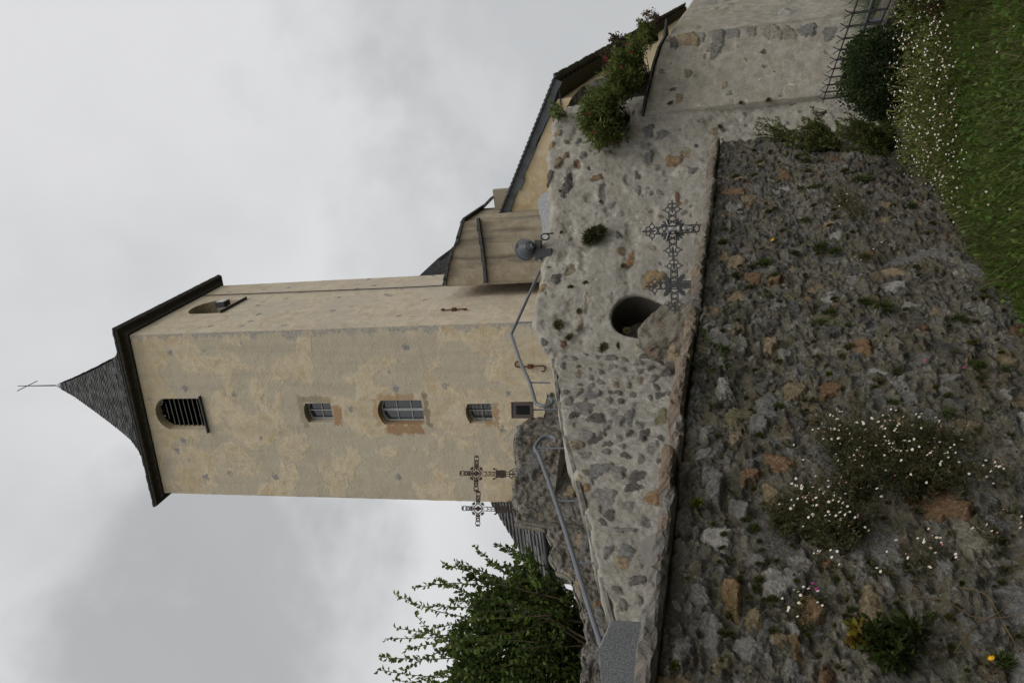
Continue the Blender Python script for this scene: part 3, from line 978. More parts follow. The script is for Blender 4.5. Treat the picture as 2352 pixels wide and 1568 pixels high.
# eave: rough slate ends and board under it
m = MB(); nst = 240
fu = far / np.linalg.norm(far)
kk = 0.0; LF = np.linalg.norm(far)
wdir = np.r_[-WG.d, 0]
while kk < LF:
    w = rng.uniform(.22, .5) * (1 + kk / 30)
    p = r_b + fu * kk
    m.box(p + fu * w / 2 + A3([0, 0, rng.uniform(-.008, .012)]) - wdir * rng.uniform(.03, .06), w / 2 * .98, .12, .02 + rng.uniform(0, .012), [fu, wdir, A3([0, 0, 1.0])])
    kk += w
m.build('eave_slate', M['slate_edge'], nave)
m = MB()
for k2 in range(int(LF / .7)):
    p = r_b + fu * (.2 + k2 * .7) + wdir * .42 - A3([0, 0, .02])
    m.box(p + A3([0, 0, -.02]), .05, .4, .06, [fu, wdir, A3([0, 0, 1.0])])
m.build('rafter', M['darkwood'], nave)
m = MB(); m.box(r_b + fu * LF / 2 + wdir * .55 - A3([0, 0, .12]), LF / 2, .45, .015, [fu, wdir, A3([0, 0, 1.0])]); m.build('soffit', M['darkwood'], nave)

# ------------------------------------------------------------------ side chapel roof left of the tower
WRf = Wall(at_y(1231, 1206, 25.6)[:2], DL)
ch = empty('side_chapel', 'low chapel with steep dark slate roof left of the tower', 'chapel', WRf.at(1.5, 3.0))
ea = A3(WRf.px(1236, 1185)); eb = A3(WRf.px(1264, 1352))
ez = (ea[1] + eb[1]) / 2
back = A3([0.0, 2.4])
tt = at_y(1126, 1150, 27.9)
sx = WRf.px(1215, 1157.5)[0]
p_bl = WRf.at(eb[0] + .4, ez); p_br = WRf.at(sx, ez)
p_tl = A3([tt[0], tt[1], tt[2]])
dtop = p_br - WRf.at(0, ez); p_tr = p_tl + np.r_[-WRf.d, 0] * .05
slate_roof('slate_roof', [(p_bl, p_br, p_tl, p_tr, 15, .3, .06, rng, .14, .07)], ch)
m = MB(); V_ = [p_bl - A3([0, 0, .06]), p_br - A3([0, 0, .06]), p_tr - A3([0, 0, .06]), p_tl - A3([0, 0, .06])]
m.add(V_, [(0, 1, 2, 3)]); m.build('roof_underside', M['darkwood'], ch)
m = MB(); gx = A3([np.r_[WRf.d, 0], np.r_[WRf.n, 0], [0, 0, 1.0]])
m.tube([WRf.at(sx, ez - .08, .1), WRf.at(eb[0] + .5, ez - .08, .1)], .075, 8); m.build('gutter', M['plastic_dk'], ch)
m = MB(); m.box(WRf.at((sx + eb[0] + .4) / 2, ez - .19, -.1), (eb[0] + .4 - sx) / 2, .12, .08, gx); m.build('fascia', M['darkwood'], ch)
m = MB(); m.box(WRf.at((sx + eb[0]) / 2, (ez - .25 + 3) / 2, -.5), (eb[0] - sx) / 2, .2, (ez - .25 - 3) / 2, gx); m.build('wall', M['upper'], ch)

# ------------------------------------------------------------------ lower wall in front
ga, gb_ = on_z(2100, 330, 0), on_z(2345, 720, 0)
W0 = Wall(ga[:2], gb_[:2] - ga[:2])
s_end = W0.px(1664, 326)[0]
rg0 = np.random.default_rng(11)


def px_stone(W, x, y, rx, ry, c, hh=.03, rot=0, rg=rg0):
    """stone at a picture position, rx along the picture's x (up) and ry along y"""
    s, z = W.px(x, y)
    a = abs(W.px(x, y + ry)[0] - W.px(x, y - ry)[0]) / 2
    b = abs(W.px(x + rx, y)[1] - W.px(x - rx, y)[1]) / 2
    return (s, z, a, b, rot, hh, A3(c) * rg.uniform(.9, 1.1), rg.uniform(0, 6.28), rg.normal(0, .08), rg.normal(0, .08))


ex0 = [(1649, 1237, 31, 27, PALE), (1567, 1503, 26, 33, GREY), (1712, 1491, 24, 30, GREY), (1638, 1457, 24, 42, BLUE), (1681, 1377, 20, 42, OCH),
       (1858, 1406, 27, 34, OCH), (1790, 1343, 44, 34, PALE), (1569, 1197, 22, 30, DARK), (1607, 1368, 27, 20, GREY), (1655, 1529, 20, 22, OLIVE),
       (1795, 1469, 30, 13, TAN), (1830, 1500, 12, 28, OCH), (1789, 1077, 36, 18, RUST), (1721, 1100, 20, 17, RUST), (1697, 958, 33, 22, OLIVE),
       (1762, 937, 30, 30, GREY), (1663, 893, 20, 17, PALE), (1803, 818, 17, 15, PALE), (1639, 1121, 22, 38, BLUE), (1625, 1005, 18, 16, GREY),
       (1615, 1055, 18, 18, BLUE), (1690, 1019, 14, 20, TAN), (1905, 896, 24, 20, (.2, .12, .06)), (1980, 797, 22, 15, OCH), (1687, 439, 24, 7, OCH),
       (1804, 403, 16, 8, OCH), (1730, 640, 18, 12, (.22, .13, .07)), (1778, 645, 14, 14, OCH), (1690, 605, 18, 14, TAN), (1740, 985, 20, 24, GREY),
       (2000, 1400, 30, 40, TAN), (2230, 1250, 40, 42, (.24, .22, .17)), (1700, 1180, 22, 20, GREY), (1600, 1440, 22, 22, DARK), (1735, 1290, 22, 18, GREY),
       (1820, 1545, 26, 20, GREY), (1900, 1560, 22, 22, RUST), (1730, 1425, 16, 22, TAN), (1900, 1300, 10, 8, RUST), (1770, 790, 18, 14, TAN),
       (1640, 720, 14, 10, (.2, .15, .09)), (1655, 560, 12, 10, (.17, .16, .14)), (1720, 460, 20, 8, TAN), (1905, 760, 30, 12, DARK), (1700, 1560, 20, 16, GREY)]
st0 = [px_stone(W0, x, y, rx, ry, c, rg0.uniform(.02, .045)) for x, y, rx, ry, c in ex0]
tk = [(q[0], q[1], max(q[2], q[3])) for q in st0]
st0 += throw(150, 3.2, 8.8, .0, 2.02, .04, .15, COLS, [5, 3, 3, .7, 3, 2.2, .9], -.005, .022, taken=tk, rg=rg0)
st0 += throw(170, -.1, 4.4, .0, 2.02, .02, .09, COLS, [4, 2, 2.6, .6, 3, 1.4, 1], -.006, .012, taken=[(q[0], q[1], q[2]) for q in st0], rg=rg0, rot=.3)
sarr = np.concatenate([np.arange(s_end, 3.5, .02), np.arange(3.5, 8.9, .0085), np.arange(8.9, 12.5, .12)])
lw = empty('lower_wall', 'dark rough rubble wall in the foreground with plants in its joints', 'wall', W0.at(4, 0))


def rag0(S, Z, O, m, col):
    P = np.stack([S, Z, S * 0], -1)
    k = 1 - np.clip(m * 1.3, 0, 1)
    wx, wy = S + .03 * fbm(P * 12, 2, 61), Z + .03 * fbm(P * 12, 2, 62)
    big = fbm(P * 1.3, 3, 27)
    # packed small rubble with joints, two sizes
    for (sx, sy, am, sd, thr) in ((5.2, 11, .012, 3, .5), (12, 22, .0116, 4, .45), (27, 40, .009, 6, .4)):
        d1, d2, rid = worley(wx * sx, wy * sy, sd)
        body = smooth(d2 - d1, .04, .26)
        on = (rid > thr - .25 * big)
        O = O + k * np.where(on, am * body * (.35 + rid), -.35 * am * (1 - body))
        if am > .0115:
            c = A3(SMALL)[(rid * 997).astype(int) % len(SMALL)] * (.75 + .5 * ((rid * 131) % 1))[..., None]
            rep = on & (m < .25) & (d2 - d1 > .12) & ((rid * 57) % 1 > .35)
            col[rep] = c[rep]; m[rep] = np.clip((d2 - d1)[rep] * 2.0, 0, .6)
    Pz = P * A3([.65, 1, 1])
    O = O + k * (.02 * np.abs(fbm(Pz * 9, 3, 21)) + .014 * fbm(Pz * 30, 3, 33) - .028 * smooth(fbm(P * 3.3, 3, 5), .22, .42))
    pit = smooth(vnoise(P * 13, 8), .5, .8)
    rd_ = 1 - np.abs(vnoise(P * 21, 12)) * 2.4
    cr = np.clip(rd_, 0, 1) * np.clip(fbm(P * 5, 2, 14) + .55, 0, 1)
    return O + (.015 * cr - .03 * pit) * k + m * .006 * fbm(P * 28, 3, 44)


SMALL = [(.155, .15, .135), (.195, .185, .165), (.105, .10, .09), (.165, .145, .115), (.13, .13, .128), (.23, .22, .20), (.15, .12, .085), (.115, .112, .08)]
rubble('masonry', W0, sarr, [(-1, 2.08), (13, 2.08)], [(-1, -.15), (13, -.15)], 235, st0, M['lower'], lw,
       [(.8, .04, 2), (2.6, .02, 3)], .5, 3, rag0, .01)
# return of the wall at its right end
WX = Wall(W0.at(s_end + .02, 0, -.05)[:2], -W0.n, toward=W0.at(s_end - 5, 0)[:2])
rubble('end_masonry', WX, np.arange(0, 2.9, .05), [(0, 2.07), (3, 2.1)], [(0, -.15), (3, -.15)], 40, throw(40, .1, 2.8, .1, 1.9, .04, .12, COLS, [4, 2, 2, 1, 3, 2, 1], .01, .03, rg=rg0), M['lower'], lw, [(2, .03, 3), (9, .02, 3)], .4, 4)
# schist coping: leaning slabs
Vc, Fcs, Cc, Uc = [], [], [], []
k = s_end - .06; nv = 0
cpal = [(.225, .19, .145), (.19, .17, .145), (.215, .165, .12), (.235, .205, .16), (.17, .16, .145), (.225, .185, .13), (.21, .2, .18)]
i = 0
while k < 12:
    w = rg0.uniform(.28, .75); lean = rg0.uniform(.5, 1.4) * .1
    th = rg0.uniform(.075, .105) * (1.0 if k < 5.5 else .85); z0 = 2.055 + rg0.uniform(-.012, .02); of = rg0.uniform(.0, .055)
    c = A3(cpal[rg0.integers(len(cpal))]) * rg0.uniform(.85, 1.2)
    ns, nr = int(w / .02) + 2, 13
    su = np.linspace(0, 1, ns)
    # cross-section from under the lip, up the face, over the top to the back
    sec = [(-.12, 0), (of + .02, -.005), (of + .05, .01), (of + .052, th * .3), (of + .04, th * .6), (of + .02, th * .85), (of - .02, th), (of - .1, th * 1.06), (of - .2, th * 1.08), (-.36, th * 1.05), (-.52, th), (-.53, .0), (-.12, 0)]
    SS = np.zeros((ns, nr)); ZZ = np.zeros((ns, nr)); OO = np.zeros((ns, nr))
    for j, (o_, z_) in enumerate(sec):
        SS[:, j] = k + su * (w + .02) - lean * (z_ / th) + .02; ZZ[:, j] = z0 + z_; OO[:, j] = o_
    P = np.stack([SS + i * 3.1, ZZ * 2.2, OO], -1)
    Q = np.stack([SS * 2.2 + ZZ * 1.6, (ZZ - SS * .32) * 26, OO * 3 + i * 5], -1); nz_ = fbm(Q, 4, 50 + i % 7, .6) * 1.25; ed = .02 * fbm(np.stack([SS * 9, SS * 0 + i, OO * 3], -1), 4, 60)
    face = (np.arange(nr) > 0) & (np.arange(nr) < 10)
    OO = OO + np.where(face, .03 * nz_ + ed, 0); ZZ = ZZ + np.where((np.arange(nr) > 1) & (np.arange(nr) < 11), .02 * fbm(P * 11, 3, 71), 0)
    edge = smooth(np.minimum(su, 1 - su), 0, .06)[:, None]
    OO = OO - .025 * (1 - edge)
    V_ = W0.pts(SS, ZZ, OO)
    idx = np.arange(ns * nr).reshape(ns, nr) + nv
    Fcs += [tuple(q) for q in np.stack([idx[:-1, :-1], idx[:-1, 1:], idx[1:, 1:], idx[1:, :-1]], -1).reshape(-1, 4)]
    Fcs += [tuple(idx[0, :-1]), tuple(idx[-1, :-1][::-1])]
    Vc.append(V_.reshape(-1, 3)); Uc.append(np.stack([SS, ZZ + OO * .7 - SS * .3], -1).reshape(-1, 2)); Cc.append(np.repeat(c[None] * 1.0, ns * nr, 0)); nv += ns * nr
    k += w; i += 1
mk('coping', np.concatenate(Vc), Fcs, M['coping'], lw, col=np.concatenate(Cc), uv=np.concatenate(Uc), sm=False)

# ------------------------------------------------------------------ terrace wall with the dark niche
K = at_y(1275, 815, 11.5)
W1end = at_y(1478, 260, 13.3)
W1 = Wall(K[:2], W1end[:2] - K[:2])
tpx = [(1272, 850), (1262, 833), (1235, 775), (1222, 757), (1218, 740), (1224, 690), (1240, 630), (1247, 560), (1256, 520), (1258, 470), (1252, 430), (1253, 380), (1264, 300), (1272, 270), (1290, 235), (1312, 205), (1335, 182), (1365, 165), (1400, 158), (1470, 150), (1510, 140)]
top1 = [W1.px(x, y) for x, y in tpx]
rg1 = np.random.default_rng(5)
ex1 = [(1303, 422, 10, 24, DARK), (1260, 405, 9, 18, DARK), (1383, 442, 8, 20, BLUE), (1545, 367, 16, 12, OCH), (1370, 408, 14, 7, OCH), (1490, 357, 8, 14, GREY), (1463, 402, 7, 9, DARK),
       (1282, 372, 9, 12, (.2, .14, .09)), (1325, 375, 8, 8, RUST), (1375, 330, 8, 8, GREY), (1277, 640, 13, 10, DARK), (1395, 350, 7, 5, RUST), (1447, 595, 8, 18, (.26, .16, .08)),
       (1425, 575, 8, 10, (.26, .2, .12)), (1490, 300, 10, 14, BLUE), (1465, 435, 8, 8, GREY), (1280, 305, 9, 7, TAN), (1265, 330, 6, 12, (.22, .15, .09)), (1300, 355, 6, 8, (.22, .15, .09)),
       (1245, 660, 9, 9, (.3, .2, .1)), (1249, 788, 8, 9, DARK), (1258, 806, 7, 7, GREY), (1294, 792, 6, 8, (.16, .08, .05)), (1310, 620, 11, 11, (.24, .2, .13)),
       (1520, 310, 14, 8, GREY), (1590, 390, 12, 6, GREY), (1575, 350, 10, 10, TAN), (1500, 640, 26, 18, (.26, .19, .1)), (1405, 470, 7, 7, GREY), (1640, 300, 10, 8, TAN),
       (1420, 540, 6, 8, DARK), (1310, 700, 6, 16, (.33, .29, .22)), (1350, 690, 6, 24, (.33, .29, .22)), (1330, 740, 7, 20, (.33, .29, .22)), (1555, 450, 5, 9, RUST), (1560, 465, 5, 7, RUST)]
st1 = [px_stone(W1, x, y, rx, ry, c, rg1.choice([-.015, .015, .025]), 0, rg1) for x, y, rx, ry, c in ex1]
st1 += throw(190, .0, 4.6, .9, 4.6, .012, .06, [GREY, BLUE, TAN, (.24, .16, .1), DARK, (.28, .26, .23)], [3, 2, 3, 1.2, 2, 3], -.018, .028, taken=[(q[0], q[1], q[2]) for q in st1], rg=rg1)
nc = W1.px(1453, 722); nc2 = W1.px(1500, 690)


NICHE = []


def niche(S, Z, O, m, col):
    x = (S - nc[0]); y = (Z - nc[1])
    # slanted oval mouth, open towards the bottom right
    xr = x * .93 - y * .36; yr = x * .36 + y * .93
    d = np.sqrt((xr / .30) ** 2 + (yr / np.where(yr > 0, .27, .6)) ** 2)
    dep = smooth(1.12 - d, 0, .5)
    P = np.stack([S, Z, S * 0], -1)
    O = O * (1 - dep) - .95 * dep - .035 * smooth(fbm(P * 3.5, 4, 9), .2, .45) * (1 - dep)
    m *= (d > 1.2)
    NICHE.append(d)
    # rounded corner of the terrace on the right, eroded foot of the top
    O = O - .9 * smooth(S, 3.9, 5.2) ** 2
    return O


rg_ = np.arange(-.15, 5.6, .021)
tw1 = empty('terrace_wall', 'pale grey rendered terrace wall with a dark oval hollow below the tower', 'wall', W1.at(2.5, -.1))
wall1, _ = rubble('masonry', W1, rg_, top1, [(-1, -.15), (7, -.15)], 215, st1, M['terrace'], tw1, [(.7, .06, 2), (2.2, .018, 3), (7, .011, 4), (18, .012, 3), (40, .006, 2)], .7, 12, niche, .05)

nd = NICHE[0].reshape(-1); hollow_shade = np.zeros(len(wall1.data.vertices)); hollow_shade[:len(nd)] = smooth(1.12 - nd, 0, .13)  # mask for the painted shade, fading out at the mouth of the hollow
wall1.data.attributes.new('hollow_shade', 'FLOAT', 'POINT').data.foreach_set('value', hollow_shade)

# mound of mortar and stones in front of the hollow
ma = at_y(1520, 760, 11.05)
md = empty('mortared_mound', 'rounded heap of mortared stones in front of the dark hollow', 'masonry', A3([ma[0], ma[1], 1.2]))
uu, vv_ = np.meshgrid(np.linspace(0, 2 * math.pi, 145), np.linspace(0, math.pi / 2, 67), indexing='ij')
tdir = W1.d; 
rx, ry, rz = .66, .42, 1.02
px_ = np.cos(uu) * np.cos(vv_) ** .65; py_ = np.sin(uu) * np.cos(vv_) ** .65; pz_ = np.sin(vv_) ** 1.0
skew = .0
zm0 = 2.2
mz0 = at_y(1466, 790, 11.05)[2]
X_ = px_ * rx; Y_ = py_ * ry; Z_ = 1.2 + pz_ * (mz0 - 1.2) - .62 * np.clip(px_ * rx + .05, 0, 2) * pz_
P = np.stack([X_, Y_, Z_], -1)
w1_, w2_, wr_ = worley((X_ + Y_) * 6, Z_ * 8, 5)
nn_ = .16 * fbm(P * 3, 4, 3) + .13 * fbm(P * 8, 4, 4) + .05 * fbm(P * 24, 3, 5) + .12 * smooth(w2_ - w1_, .03, .25) * (wr_ > .45) - .05
X_ = X_ * (1 + nn_); Y_ = Y_ * (1 + nn_); Z_ = Z_ + .05 * fbm(P * 4, 3, 9)
Vm = np.stack([ma[0] + .1 * 0 + X_ * tdir[0] + Y_ * W1.n[0], ma[1] + X_ * tdir[1] + Y_ * W1.n[1], Z_], -1)
hs, ms_, cs_ = stone_field(X_ + Y_ * .3, Z_, throw(60, -.8, .8, 1.3, 3.2, .04, .12, [RUST, TAN, (.22, .14, .09), GREY, (.2, .17, .13)], [2, 2, 2, 2, 2], 0, .01, rg=rg1, ok=None))
idx = np.arange(145 * 67).reshape(145, 67)
mk('masonry', Vm.reshape(-1, 3), np.stack([idx[:-1, :-1], idx[1:, :-1], idx[1:, 1:], idx[:-1, 1:]], -1).reshape(-1, 4),
   rubble_mat('mound_mortar', (.215, .192, .155), (.11, .098, .075), (.32, .295, .25), 45, 1.0, .3, .5, .5, (.24, .16, .09), .7), md, col=cs_.reshape(-1, 3), msk=ms_.ravel(), sm=True)

# ------------------------------------------------------------------ stair wall
WS = Wall(K[:2], W0.d)
tps = [(1266, 790), (1270, 815), (1274, 850), (1278, 890), (1289, 962), (1301, 1034), (1321, 1091), (1349, 1187), (1363, 1272), (1384, 1341), (1408, 1433), (1440, 1568)]
tops = [WS.px(x, y) for x, y in tps]
rg2 = np.random.default_rng(9)
stS = []
for x, y, rx, ry, c in [(1340, 935, 22, 14, GREY), (1355, 905, 20, 10, BLUE), (1320, 950, 12, 10, DARK), (1370, 960, 18, 12, DARK), (1395, 975, 10, 12, GREY), (1420, 965, 12, 12, GREY), (1345, 1000, 18, 14, GREY),
                        (1365, 1010, 14, 10, DARK), (1395, 1020, 9, 8, DARK), (1445, 955, 12, 14, BLUE), (1520, 955, 10, 22, OLIVE), (1375, 1080, 24, 14, BLUE), (1420, 1085, 16, 14, GREY), (1463, 1095, 18, 14, DARK), (1390, 1140, 22, 22, GREY),
                        (1440, 1160, 14, 9, GREY), (1500, 1143, 16, 16, OCH), (1345, 1120, 9, 9, OCH), (1325, 1098, 9, 8, TAN), (1455, 1120, 18, 10, DARK), (1430, 1215, 30, 6, GREY), (1440, 1265, 16, 18, BLUE), (1430, 1290, 16, 14, TAN),
                        (1395, 1265, 10, 14, GREY), (1465, 1330, 18, 12, DARK), (1400, 1180, 10, 14, DARK), (1480, 1195, 16, 10, GREY), (1345, 1045, 12, 8, GREY), (1500, 1030, 12, 12, GREY), (1480, 1000, 12, 14, DARK)]:
    stS.append(px_stone(WS, x, y, rx, ry, A3(c) * 1.15, rg2.uniform(.0, .022), 0, rg2))
topf = lambda s: np.interp(s, [p[0] for p in tops], [p[1] for p in tops])
tk = [(q[0], q[1], max(q[2], q[3])) for q in stS]
row = .13
while row < 2.6:
    q_ = rg2.uniform(0, .15)
    while q_ < 6.6:
        a_ = .045 + .06 * rg2.random() ** 1.5; z_ = topf(q_) - row + rg2.normal(0, .018)
        if rg2.random() < .84 and z_ > 1.3 and not any((q_ - p[0]) ** 2 + (z_ - p[1]) ** 2 < (a_ + p[2]) ** 2 * .8 for p in tk):
            c_ = A3([(.2, .188, .165), (.17, .16, .145), (.13, .12, .105), (.24, .22, .18), (.22, .18, .125), (.25, .235, .205)][rg2.choice(6, p=[.3, .22, .16, .12, .1, .1])]) * rg2.uniform(.8, 1.2)
            stS.append((q_, z_, a_, a_ * rg2.uniform(.42, .75), -.3 + rg2.normal(0, .2), rg2.uniform(.004, .026), c_, rg2.uniform(0, 6.28), rg2.normal(0, .1), rg2.normal(0, .1)))
        q_ += a_ * 2 + rg2.uniform(.04, .14)
    row += rg2.uniform(.125, .175)
CRACK[0] = .007
sw = empty('stair_wall', 'grey rubble side wall of the stairs with many dark stones', 'wall', WS.at(3, 1))
rubble('masonry', WS, np.arange(-.04, 7.2, .02), tops, [(-1, 1.0), (8, 1.0)], 165, stS, M['stairw'], sw, [(.8, .05, 2), (3, .018, 3), (9, .014, 4), (26, .011, 3)], .32, 15, None, .05)
# flat capping stones on the stair wall
m = MB(); k = -.1
while k < 6.9:
    w = rg2.uniform(.35, .8)
    a = (k, topf(k)); b = (k + w, topf(k + w))
    th = rg2.uniform(.006, .03)
    m.prism([(a[0], a[1] - .02), (b[0], b[1] - .02), (b[0], b[1] + th), (a[0], a[1] + th * rg2.uniform(.6, 1))], WS.at(0, 0, rg2.uniform(-.03, .025)), np.r_[WS.d, 0], (0, 0, 1), -np.r_[WS.n, 0] * .3)
    k += w + rg2.uniform(0, .25)
m.build('capping', plain('thin_stone_capping', (.19, .18, .155), .9, 0, .45, 7, .1, .7), sw)

# ------------------------------------------------------------------ upper wall behind the stairs
PU = K[:2] - W0.n * 1.25
WU = Wall(PU, W0.d)
tpu = [(1255, 900), (1250, 960), (1215, 965), (1190, 975), (1182, 1000), (1184, 1050), (1179, 1085), (1177, 1130), (1186, 1165), (1183, 1197), (1228, 1203), (1254, 1208), (1263, 1238), (1269, 1306), (1298, 1316), (1315, 1330), (1336, 1388), (1340, 1460), (1336, 1511), (1332, 1568)]
topu = [WU.px(x, y) for x, y in tpu]
topu = topu + [(topu[-1][0] + 1.5, topu[-1][1] - .1)]
stU = []
for x, y, rx, ry, c in [(1230, 1060, 20, 40, GREY), (1215, 1085, 22, 20, DARK), (1345, 1250, 14, 20, GREY), (1370, 1270, 12, 14, BLUE), (1275, 1110, 14, 18, GREY), (1300, 1180, 14, 22, GREY), (1335, 1240, 14, 14, (.3, .22, .14)),
                        (1365, 1500, 16, 22, GREY), (1375, 1420, 16, 22, GREY), (1375, 1390, 14, 10, OCH), (1345, 1545, 12, 16, DARK), (1310, 1130, 10, 14, TAN), (1270, 1050, 7, 16, (.16, .12, .08))]:
    stU.append(px_stone(WU, x, y, rx, ry, c, rg2.uniform(.02, .05), 0, rg2))
stU += throw(260, .5, 9, 2.0, 5.0, .04, .15, [(.25, .235, .21), (.12, .11, .095), TAN, PALE, (.26, .2, .13), (.2, .19, .175)], [4, 3, 3, 3, 3, 2], .01, .045, (.5, .9), .3, 1.0, [(q[0], q[1], max(q[2], q[3])) for q in stU], rg2)
uw = empty('upper_wall', 'dark weathered rubble wall behind the stairs below two iron crosses', 'wall', WU.at(4, 2))
rubble('masonry', WU, np.arange(topu[0][0], 7.5, .018), topu, [(-1, 1.6), (10, 1.6)], 170, stU, M['upper'], uw, [(.9, .04, 2), (3, .025, 3), (10, .02, 4), (30, .01, 3)], .1, 19, rag0, .06)

# ------------------------------------------------------------------ rendered pier at the right
pA = at_y(1478, 260, 13.2); pB = at_y(1560, 62, 13.9)
WP = Wall(pA[:2], pB[:2] - pA[:2])
tpp = [WP.px(x, y) for x, y in [(1478, 262), (1481, 240), (1492, 190), (1502, 150), (1515, 110), (1530, 62), (1545, 5)]]
sc_ = WP.px(1700, 62)[0]
tpp2 = [p for p in tpp if p[0] <= sc_] + [(sc_, tpp[-2][1])]
rg3 = np.random.default_rng(4)
stP = []
for x, y, rx, ry, c in [(1578, 85, 24, 22, (.26, .2, .13)), (1608, 75, 12, 18, (.25, .24, .21)), (1647, 92, 14, 36, (.2, .19, .175)), (1680, 70, 15, 18, (.2, .19, .18)), (1725, 68, 12, 16, (.24, .22, .19)), (1775, 72, 18, 18, (.25, .23, .19)),
                        (1810, 75, 16, 16, (.24, .21, .17)), (1855, 68, 18, 16, (.18, .175, .165)), (1905, 75, 16, 14, (.2, .19, .17)), (1640, 110, 20, 8, (.24, .23, .2)), (1580, 170, 7, 10, OLIVE), (1665, 195, 6, 8, TAN), (1548, 100, 10, 12, DARK), (1530, 88, 10, 10, (.2, .18, .14)),
                        (1520, 165, 7, 5, GREY), (1545, 205, 7, 4, DARK), (1675, 215, 6, 6, GREY), (1560, 225, 8, 10, TAN)]:
    stP.append(px_stone(WP, x, y, rx, ry, c, rg3.uniform(.0, .02), 0, rg3))
stP += throw(16, .05, sc_ - .25, .6, 3, .015, .05, COLS, [3, 2, 3, 1, 3, 1, 2], -.005, .01, taken=[(q[0], q[1], q[2]) for q in stP], rg=rg3)
pier = empty('rendered_pier', 'pale grey rendered pier with dark corner stones behind the spiked fence', 'pier', WP.at(.7, -.1))
rubble('masonry', WP, np.arange(0, sc_ + .001, .02), tpp2, [(-1, -.15), (4, -.15)], 150, stP, M['pier'], pier, [(.8, .03, 2), (4, .015, 3), (20, .006, 3)], .4, 23, None, .02)
# right-hand return face
pc = WP.at(sc_, 0)
WP2 = Wall(pc[:2], A3([.62, .78]), toward=(8, 5))
tr2 = tpp2[-1][1]
rubble('return_masonry', WP2, np.arange(0, 5, .05), [(0, tr2), (5, tr2 - 1.0)], [(-1, -.15), (6, -.15)], 80, throw(30, .1, 4.8, .2, 2.5, .05, .14, [GREY, PALE, (.34, .3, .22)], [2, 2, 2], 0, .02, rg=rg3), M['pier'], pier, [(.8, .04, 2), (4, .02, 3)], .4, 24, None, .02)
m = MB(); k = 0.0; ztf = lambda s: np.interp(s, [p[0] for p in tpp2], [p[1] for p in tpp2])
while k < sc_ + .2:
    w = rg3.uniform(.18, .4)
    m.prism([(k - .01, ztf(k) - .005), (k + w + .01, ztf(k + w) - .01), (k + w + .01, ztf(k + w) + .02 + rg3.uniform(-.01, .012)), (k - .01, ztf(k) + .03)], WP.at(0, 0, .03), np.r_[WP.d, 0], (0, 0, 1), -np.r_[WP.n, 0] * .3)
    k += w
m.build('slate_capping', M['slate_edge'], pier)

# ------------------------------------------------------------------ ground sheets
def sheet(name, poly, mat, kind='structure', z=None):
    V = [A3([p[0], p[1], z if z is not None else p[2]]) for p in poly]
    o = mk(name, V, [tuple(range(len(V)))], mat); tag(o, kind=kind); return o


g = G('meadow_soil', .95, .1); o = g.obj()
c = g.mix(g.ss(g.noise(o, 4, 5, .7), .35, .65), (.022, .034, .008), (.05, .04, .02))
M['meadow'] = g.done(g.mix(g.ss(g.noise(o, .05, 3), .4, .6), c, (.035, .05, .015)))
sheet('ground', [(-400, -400), (400, -400), (400, 600), (-400, 600)], M['meadow'], z=0.0)
cA, cB = W0.at(s_end, 0, -.3), W0.at(12.4, 0, -.3)
cC = WS.at(7.2, 0, -.1); cD = WS.at(0, 0, -.1); cE = W1.at(.35, 0, -.05)
cA2 = W0.at(s_end, 0, -2.9)
sheet('cemetery_ground', [cA, cA2, cE, cD, cC, cB], M['terra'], z=1.25)
tA = W1.at(4.6, 0, -.4); tB = W1.at(0, 0, -.4); tC = WU.at(2.2, 0, -.3); 
sheet('terrace_ground', [tA, tB, tC, tC + np.r_[DR * 16, 0], tA + np.r_[DR * 14, 0], W1.at(9, 0, -6)], M['terra'], z=4.2)
# stairs climbing between the two walls
m = MB()
for k in range(16):
    s1_ = 6.9 - k * .42
    zt = topf(s1_ - .2) - .45
    m.box(WS.at(s1_ - .21, zt - .4, -.78), .21, .45, .4, [np.r_[WS.d, 0], np.r_[WS.n, 0], [0, 0, 1.0]])
o = m.build('stone_stairs', M['terra']); tag(o, kind='structure')

# ------------------------------------------------------------------ hand rails
def rail_pts(pix, W, off):
    return [W.at(*W.px(x, y, off), off) for x, y in pix]


def smooth_path(P, n=6):
    P = [A3(p) for p in P]; out = []
    Q = [2 * P[0] - P[1]] + P + [2 * P[-1] - P[-2]]
    for i in range(1, len(Q) - 2):
        for k in range(n):
            t = k / n
            out.append(.5 * (2 * Q[i] + (Q[i + 1] - Q[i - 1]) * t + (2 * Q[i - 1] - 5 * Q[i] + 4 * Q[i + 1] - Q[i + 2]) * t * t + (3 * Q[i] - Q[i - 1] - 3 * Q[i + 1] + Q[i + 2]) * t ** 3))
    out.append(P[-1]); return out


OFR = -.1
h1 = rail_pts([(1405, 1510), (1380, 1478)], WS, OFR) + rail_pts([(1290, 1192), (1240, 1050)], WS, OFR)
loop1 = rail_pts([(1232, 1036), (1229, 1029), (1233, 1019), (1240, 1010.6), (1248, 1005), (1258, 1002.5), (1268, 1003), (1275, 1007), (1277, 1012), (1274.5, 1015)], WS, OFR)
hr = empty('stair_handrail', 'lower grey tubular handrail running up the side wall of the stairs', 'handrail', WS.at(3, 2.9, OFR))
m = MB(); m.tube(smooth_path(h1 + loop1, 5), .0235, 10); m.build('rail', M['rail'], hr, sm=True)
for (xa, ya, xb, yb) in ((1232, 1029, 1303, 1029), (1272, 1150, 1333, 1150), (1322, 1293, 1366, 1293), (1374, 1461, 1400, 1461)):
    m = MB(); m.tube(rail_pts([(xa, ya), (xb, yb)], WS, OFR), .011, 8); m.build('post', M['rail'], hr)
hr2 = empty('landing_handrail', 'upper grey handrail bent over the wall corner at the top of the stairs', 'handrail', WS.at(0, 4.3, OFR))
